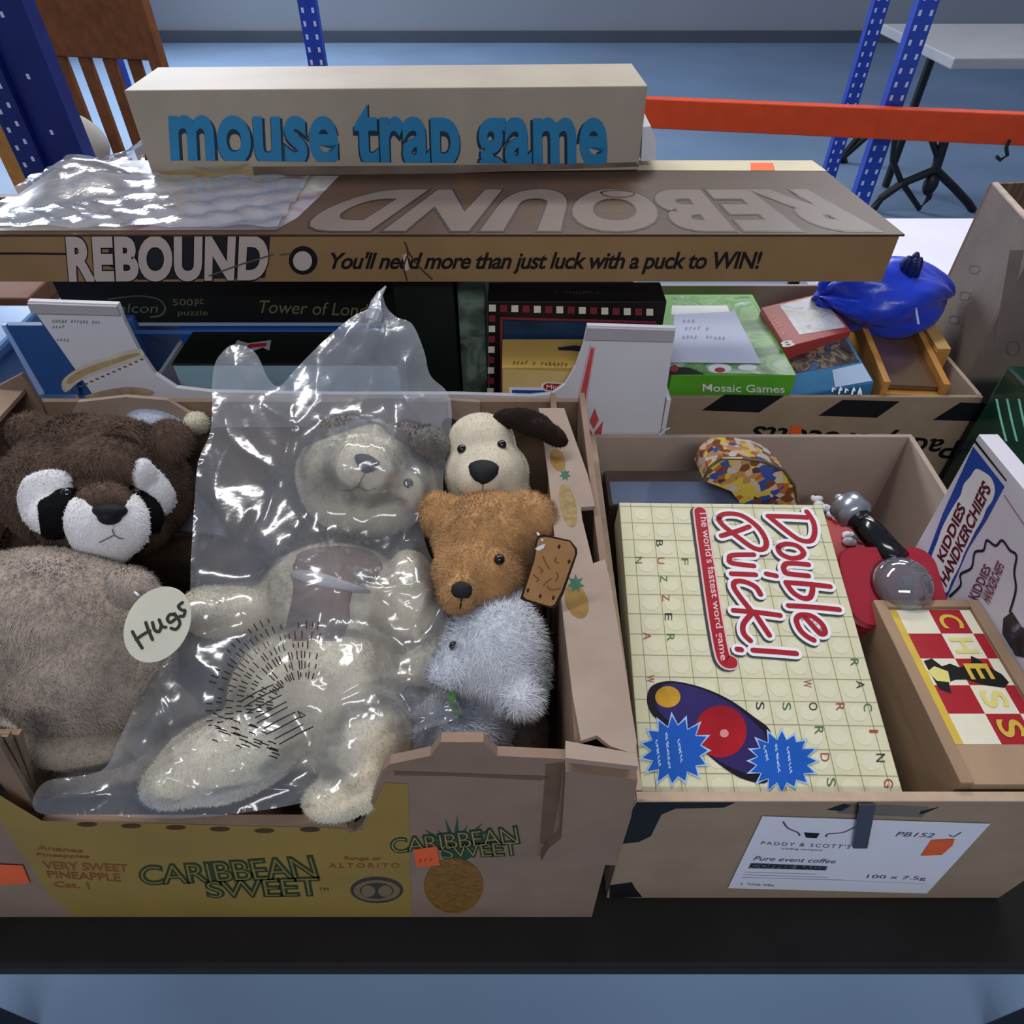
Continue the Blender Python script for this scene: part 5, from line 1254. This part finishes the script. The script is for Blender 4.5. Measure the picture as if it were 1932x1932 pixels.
# cream dog with dark floppy ears
def dog():
    t = thing('plush_dog', 'smooth cream plush dog with dark brown floppy ears, behind the ginger teddy', 'plush toy', (-2, 66, 1.2))
    V, F = remesh([blob(908, 838, 82, 66, 62, 4.8), blob(918, 890, 81, 82, 66, 5.4), blob(924, 930, 82, 80, 50, 5.0), blob(905, 905, 77, 46, 38, 3.2), blob(930, 1010, 87, 76, 100, 5.5), ell((-2.5, 65, 16), (6, 6.5, 15))])
    tree = bvh(V, F)
    mk('body', *furry(V, F, 22, 0.16, 0.10, 31), plush('cream_velour', 'd2c9b4', 0.06), t, True)
    DE = plush('dark_brown_velour', '231a16', 0.2, 90, 0.02)
    V2, F2 = remesh([blob(962, 788, 80, 36, 20, 1.0, 5), blob(1000, 796, 78.5, 50, 26, 1.1, -18), blob(1038, 816, 77, 40, 20, 1.0, -32)], 0.3, 4)
    mk('ear', *furry(V2, F2, 24, 0.2, 0.1, 3), DE, t, True)
    V2, F2 = remesh([blob(852, 806, 83.5, 18, 22, 1.0, 40), blob(838, 836, 83.5, 16, 26, 1.0, 10)], 0.3, 4)
    mk('ear', *furry(V2, F2, 24, 0.2, 0.1, 4), DE, t, True)
    for x, y in ((872, 846), (946, 838)): bead('eye', tree, x, y, 0.55, GLB, t, sink=-0.1)
    patch('nose', tree, [(884, 884), (900, 874), (922, 874), (938, 884), (930, 902), (912, 912), (894, 904)], NOSE, t, 0.7, 0.25)
    sstroke('mouth_stitch', tree, [[(911, 912), (911, 922), (908, 930)], [(908, 930), (896, 936), (884, 934)], [(908, 930), (922, 936), (936, 934)]], 2, M('grey_thread', '6a5f60'), t, 0.25)
dog()
# pale blue-white bear in profile
def white_bear():
    t = thing('plush_lamb', 'fluffy pale blue white plush animal facing left, in the carton front right corner', 'plush toy', (-2, 42, 1.2))
    V, F = remesh([blob(935, 1222, 68.5, 98, 98, 6.2), blob(955, 1262, 68.5, 82, 82, 6.0), blob(862, 1252, 66.5, 52, 44, 4.0, 20), blob(838, 1266, 65.5, 32, 30, 3.0), blob(980, 1130, 69, 18, 16, 1.5),
                   blob(985, 1312, 64, 42, 40, 3.0, -20), blob(880, 1360, 69, 110, 66, 6.0), blob(820, 1380, 67.5, 70, 40, 4.0), ell((-2.6, 41.5, 14), (6, 6.5, 12.8))])
    tree = bvh(V, F)
    mk('body', *furry(V, F, 32, 0.75, 0.12, 41, comb=(0.6, -0.2, -0.5)), plush('blue_white_plush', 'ced3de', 0.07, 70), t, True)
    V2, F2 = remesh([blob(992, 1372, 68.5, 44, 52, 3.6)], 0.35)
    mk('paw', *furry(V2, F2, 16, 0.4, 0.14, 6), plush('dusty_grey_plush', '6d6864', 0.15), t, True)
    bead('eye', tree, 857, 1218, 0.42, GLB, t, sink=-0.3)
    patch('nose', tree, [(818, 1216), (828, 1212), (834, 1222), (826, 1236), (816, 1238)], M('grey_felt', '7c8290', 0.9, 0.1, 80), t, 0.15, 0.2)
    pl = Pl(D(856, 1326, 63.4), BK)
    mk('green_label', *prism([pl.pt(x, y, 0) for x, y in ((840, 1298), (858, 1306), (870, 1352), (856, 1346))], pl.n * 0.12), M('bright_green_satin', '3a9a2a', 0.4, 0.1, 40), t)
white_bear()
# cream dog toy inside the plastic bag
def bagged():
    t = thing('plush_dog', 'cream plush dog in a brown waistcoat, lying inside the clear plastic bag', 'plush toy', (-22, 45, 1.2))
    parts = [blob(690, 905, 83, 132, 108, 7.0, -8), blob(690, 880, 78, 78, 66, 5.0, -10), blob(775, 915, 80, 50, 50, 4), blob(630, 1150, 76, 150, 130, 7.5), blob(600, 1290, 69, 165, 118, 7.0, 10),
             blob(440, 1150, 74, 92, 52, 4.2, 8), blob(385, 1148, 73, 40, 46, 4.0), blob(782, 1150, 74, 58, 120, 4.2, 8), blob(800, 1245, 71, 46, 46, 4),
             blob(440, 1420, 64, 150, 82, 5.5, 18), blob(350, 1465, 62, 80, 50, 4.2, 10), blob(690, 1390, 65, 95, 90, 5.2, -30), blob(640, 1500, 60.5, 72, 40, 3.6, 5), blob(700, 1475, 61.5, 40, 50, 3.2), ell((-20, 46, 12), (13, 12, 11))]
    V, F = remesh(parts, 0.45, 16)
    tree = bvh(V, F)
    CRM = plush('cream_plush', 'd9d0ba', 0.10, 50)
    mk('body', *furry(V, F, 30, 0.3, 0.10, 51, (0, -0.5, -0.6), 0.5), CRM, t, True)
    GR = plush('slate_grey_plush', '6f6a68', 0.2, 60)
    for bs_, sd in (([blob(812, 836, 80, 42, 34, 3, -30), blob(770, 818, 82, 50, 26, 3, -10)], 3), ([blob(540, 935, 82, 40, 66, 3, 15), blob(525, 1000, 80, 36, 46, 2.6)], 4), ([blob(640, 818, 83, 70, 36, 4.5, 10)], 6)):
        V2, F2 = remesh(bs_); mk('ear', *furry(V2, F2, 14, 0.5, 0.15, sd), GR, t, True)
    VB = M('brown_waistcoat_cloth', '7b6358', 0.9, 0.10, 60, 0.2, 900)
    patch('waistcoat', tree, [(556, 1040), (640, 1022), (720, 1040), (716, 1084), (668, 1112), (652, 1204), (590, 1212), (535, 1206), (548, 1120)], VB, t, 0.35, 0.25, sub=3)
    patch('nose', tree, [(668, 860), (690, 856), (716, 872), (704, 888), (682, 888)], M('grey_black_felt', '3c3c44', 0.8, 0.15, 100), t, 0.5, 0.25)
    sstroke('mouth_stitch', tree, [[(690, 888), (682, 902), (676, 916)], [(676, 916), (660, 924), (640, 922)], [(676, 916), (692, 924), (708, 920)]], 2.4, M('brown_thread', '7b7068', 0.9, 0), t, 0.3)
    bead('eye', tree, 770, 910, 0.55, GLB, t, sink=-0.4)
    patch('scarf_band', tree, [(545, 1078), (600, 1080), (690, 1110), (700, 1118), (640, 1116), (560, 1098)], M('grey_satin_band', 'a8a6ae', 0.5, 0.1, 60), t, 0.4, 0.35, sub=3)
    return tree
btree = bagged()

# ------------------------------------------------------------------ the clear plastic bag over it
dgr = bpy.context.evaluated_depsgraph_get(); dgr.update()
TV = []; TF = []
for o in list(COL.objects):
    if o.type == 'MESH' and o.parent and root_of(o).name.split('.')[0] in ('plush_dog', 'plush_lamb', 'pineapple_carton') and o.name.split('.')[0] not in ('ear',) and root_of(o).get('label', '').find('ginger') < 0:
        if root_of(o).name.startswith('plush') and o.name.split('.')[0] not in ('body',): continue
        b = BASE[root_of(o).name]; k = len(TV)
        TV += [tuple(v.co / S + b) for v in o.data.vertices]; TF += [[i + k for i in p.vertices] for p in o.data.polygons]
alltree = bvh(TV, TF)
OUT = [(718, 540), (728, 575), (748, 596), (778, 610), (800, 660), (812, 706), (846, 742), (852, 800), (838, 880), (832, 950), (800, 1000), (818, 1060), (846, 1110), (842, 1200), (800, 1275), (852, 1310), (868, 1348), (790, 1378), (712, 1400), (690, 1440), (650, 1480), (590, 1508), (470, 1530), (330, 1542), (190, 1536), (70, 1530), (84, 1474), (190, 1452), (226, 1390), (270, 1300), (330, 1215), (356, 1140), (360, 1060), (366, 960), (374, 870), (398, 806), (402, 700), (420, 662), (446, 648), (482, 664), (506, 712), (528, 726), (560, 692), (612, 640), (664, 596), (700, 578), (708, 556)]
OUTC = catmull(OUT, True, 3); OUT = catmull(OUT, True, 10)
def inside(x, y, P=OUTC):
    c = False; j = len(P) - 1
    for i in range(len(P)):
        xi, yi = P[i]; xj, yj = P[j]
        if (yi > y) != (yj > y) and x < (xj - xi) * (y - yi) / (yj - yi) + xi: c = not c
        j = i
    return c
OA = np.array(OUT)
def edged(x, y): return float(np.sqrt(((OA - np.array([x, y])) ** 2).sum(1).min()))
STEP = 5.0
xs = np.arange(60, 880, STEP); ys = np.arange(534, 1552, STEP)
nx, ny = len(xs), len(ys)
base = np.zeros((ny, nx)); msk = np.zeros((ny, nx), bool); ed = np.zeros((ny, nx))
plane_d = lambda y: np.interp(y, [540, 740, 900, 1150, 1350, 1540], [86, 83.5, 79, 71.5, 64, 58.5])
for j, y in enumerate(ys):
    for i, x in enumerate(xs):
        d0 = float(plane_d(y)); base[j, i] = d0
        msk[j, i] = inside(x, y)
        if msk[j, i] or True:
            r = ray(x, y); h = alltree.ray_cast(CAM, r)
            if h[0] is not None:
                base[j, i] = min(d0, (h[0] - CAM).dot(-BK) - 0.5)
def blur(A, n):
    for _ in range(n):
        B = np.pad(A, 1, mode='edge')
        A = (B[:-2, 1:-1] + B[2:, 1:-1] + B[1:-1, :-2] + B[1:-1, 2:] + 2 * A) / 6
    return A
hull = base.copy()
for _ in range(14): hull = np.minimum(base, blur(hull, 2))       # taut film: it bridges the hollows
XX, YY = np.meshgrid(xs, ys)
rs = np.random.RandomState(11)
wr = np.zeros_like(XX)
wx = XX + 26 * np.sin(YY / 61 + 1.0) + 14 * np.sin(YY / 23 + XX / 71); wy = YY + 24 * np.sin(XX / 57 + 2.0) + 12 * np.sin(XX / 27 - YY / 63)
for k in range(9):
    a = rs.rand() * math.pi; L = rs.uniform(38, 150); ph = rs.rand() * 10
    u = (wx * math.cos(a) + wy * math.sin(a)) / L + ph
    tri = np.abs((u % 2) - 1)
    wr += (tri - 0.5) * L * 0.0085 * (0.6 + 0.8 * rs.rand())
wr *= 0.55
# folds drawn up to the two peaks and the pinched neck
for (cx, cy, R, n, amp) in ((720, 545, 240, 17, 0.8), (446, 650, 200, 15, 0.6), (640, 1090, 170, 19, 0.5)):
    ang = np.arctan2(YY - cy, XX - cx); rr = np.hypot(XX - cx, YY - cy)
    wr += amp * np.abs(((ang * n / math.pi + 0.3 * np.sin(rr / 30)) % 2) - 1) * np.exp(-(rr / R) ** 2)
wr = blur(wr, 2)
CRE = [[(553, 700), (546, 800), (536, 870), (500, 980)], [(600, 790), (640, 830), (720, 842)], [(700, 590), (724, 680), (690, 750), (640, 860), (570, 950)], [(740, 610), (744, 760), (746, 870)], [(640, 1090), (580, 1000), (556, 900)],
       [(640, 1090), (606, 1150), (580, 1210)], [(830, 930), (770, 1000), (735, 1080)], [(822, 1100), (790, 1150), (784, 1200)], [(468, 960), (448, 1010), (440, 1060)], [(408, 800), (372, 860), (374, 930)],
       [(300, 1380), (380, 1385), (440, 1400), (510, 1440)], [(390, 1500), (450, 1490), (590, 1482)], [(290, 1290), (320, 1380), (330, 1440)], [(800, 1272), (700, 1280), (640, 1310)], [(790, 1270), (830, 1310), (862, 1346)],
       [(570, 1190), (610, 1230), (600, 1270)], [(660, 1350), (640, 1420), (560, 1400)], [(640, 1090), (640, 1010), (700, 930)], [(640, 1090), (710, 1110), (800, 1100)], [(420, 670), (418, 760), (440, 830), (510, 880)],
       [(480, 670), (500, 760), (560, 800)], [(590, 660), (600, 740), (560, 800)], [(660, 600), (640, 680), (600, 760)], [(790, 640), (760, 720), (800, 800), (836, 830)], [(820, 760), (840, 850), (780, 870), (730, 890)],
       [(100, 1500), (200, 1470), (300, 1480)], [(230, 1400), (280, 1440), (390, 1500)], [(700, 1400), (740, 1360), (850, 1345)]]
for q in CRE:
    q = np.array(catmull(q, False, 5)); dm = np.full(XX.shape, 1e9)
    for a, b in zip(q[:-1], q[1:]):
        ab = b - a; tt = np.clip(((XX - a[0]) * ab[0] + (YY - a[1]) * ab[1]) / (ab @ ab + 1e-9), 0, 1)
        dm = np.minimum(dm, np.hypot(XX - a[0] - tt * ab[0], YY - a[1] - tt * ab[1]))
    wr += rs.uniform(0.45, 0.9) * np.exp(-dm / rs.uniform(10, 18))
for j, y in enumerate(ys):
    for i, x in enumerate(xs): ed[j, i] = min(1.0, edged(x, y) / 40.0) if msk[j, i] else 0
front = hull - 0.5 - (wr - wr.min()) * 0.75 * (0.35 + 0.65 * ed)
def sheet(Dm, keep):
    V = []; F = []; id_ = {}
    for j in range(ny):
        for i in range(nx):
            id_[(j, i)] = len(V); V.append(D(xs[i], ys[j], Dm[j, i]))
    # snap the cells next to the border onto the outline
    for j in range(ny - 1):
        for i in range(nx - 1):
            c = [(j, i), (j, i + 1), (j + 1, i + 1), (j + 1, i)]
            if all(msk[q] for q in c) and keep(xs[i], ys[j]): F.append([id_[q] for q in c][::-1])
    cnt = {}
    for f in F:
        for k in range(4):
            e = tuple(sorted((f[k], f[(k + 1) % 4]))); cnt[e] = cnt.get(e, 0) + 1
    for b_ in {i for e, c in cnt.items() if c == 1 for i in e}:
        j, i = divmod(b_, nx); dd = ((OA - np.array([xs[i], ys[j]])) ** 2).sum(1)
        if dd.min() < 130: q = OA[dd.argmin()]; V[b_] = D(q[0], q[1], Dm[j, i])
    used = sorted({i for f in F for i in f}); mp = {u: k for k, u in enumerate(used)}
    return [V[u] for u in used], [[mp[i] for i in f] for f in F]
bagt = thing('plastic_bag', 'crumpled clear plastic bag wrapped over the cream plush dog', 'bag', (-22, 48, 26))
FILM = Mfilm('clear_bag_film', 0.11, 0.8, 0.16, (0.98, 0.99, 1.0), 0.2, 55)
Vb, Fb = sheet(front, lambda x, y: True)
bg = mk('bag_front', Vb, Fb, FILM, bagt, True)
back = np.maximum(front + 1.5, plane_d(YY) + 1.2 + wr[::-1, ::-1] * 0.6)
Vk, Fk = sheet(back, lambda x, y: y < 800)
mk('bag_back', Vk, Fk, FILM, bagt, True)
bagtree = bvh(Vb, Fb)
# twisted tip
tip = [D(702, 606, 82.6), D(708, 588, 83), D(710, 570, 83.5), D(716, 554, 84), D(728, 538, 84.2)]
mk('twisted_tip', *tube(tip, [0.9, 1.0, 0.7, 0.4, 0.1], 10), Mfilm('tip_film', 0.35, 1.2, 0.15), bagt)
# warning print on the film: rows of short wavy marks
rs2 = random.Random(8); st = []
for k in range(7):
    r = 64 + 19 * k
    for m in range(26):
        if rs2.random() < 0.22: continue
        a = math.radians(178 + m * 4.4 - k * 1.5 + rs2.uniform(-1, 1)); L = rs2.uniform(3, 8)
        st.append([(572 + (r - L) * math.cos(a), 1335 + (r - L) * math.sin(a)), (572 + r * math.cos(a), 1335 + r * math.sin(a)), (572 + (r + L) * math.cos(a), 1335 + (r + L) * math.sin(a))])
for k in range(9):
    x0 = 452 + 9 * k + rs2.uniform(-4, 4); y0 = 1322 + 10 * k; L = rs2.uniform(46, 74)
    st.append([(x0, y0), (x0 + L * .5, y0 - L * .28 + rs2.uniform(-2, 2)), (x0 + L, y0 - L * .52)])
for k in range(34):
    x0 = rs2.uniform(388, 520); y0 = 1330 + (x0 - 388) * 0.35 + rs2.uniform(0, 70)
    st.append([(x0, y0), (x0 + 7, y0 + 2), (x0 + rs2.uniform(9, 18), y0 + 5)])
st = [s_ for s_ in st if all(372 < x < 606 and 1165 < y < 1430 for x, y in s_)]
sstroke('warning_print', bagtree, st, 2.2, M('film_ink', '2a2622', 0.6, 0), bagt, 0.12, 2, 66)
sstroke('recycling_mark', bagtree, [[(562, 1340), (568, 1352), (576, 1348), (562, 1340)]], 2.0, M('film_ink', '2a2622'), bagt, 0.12, 1, 66)
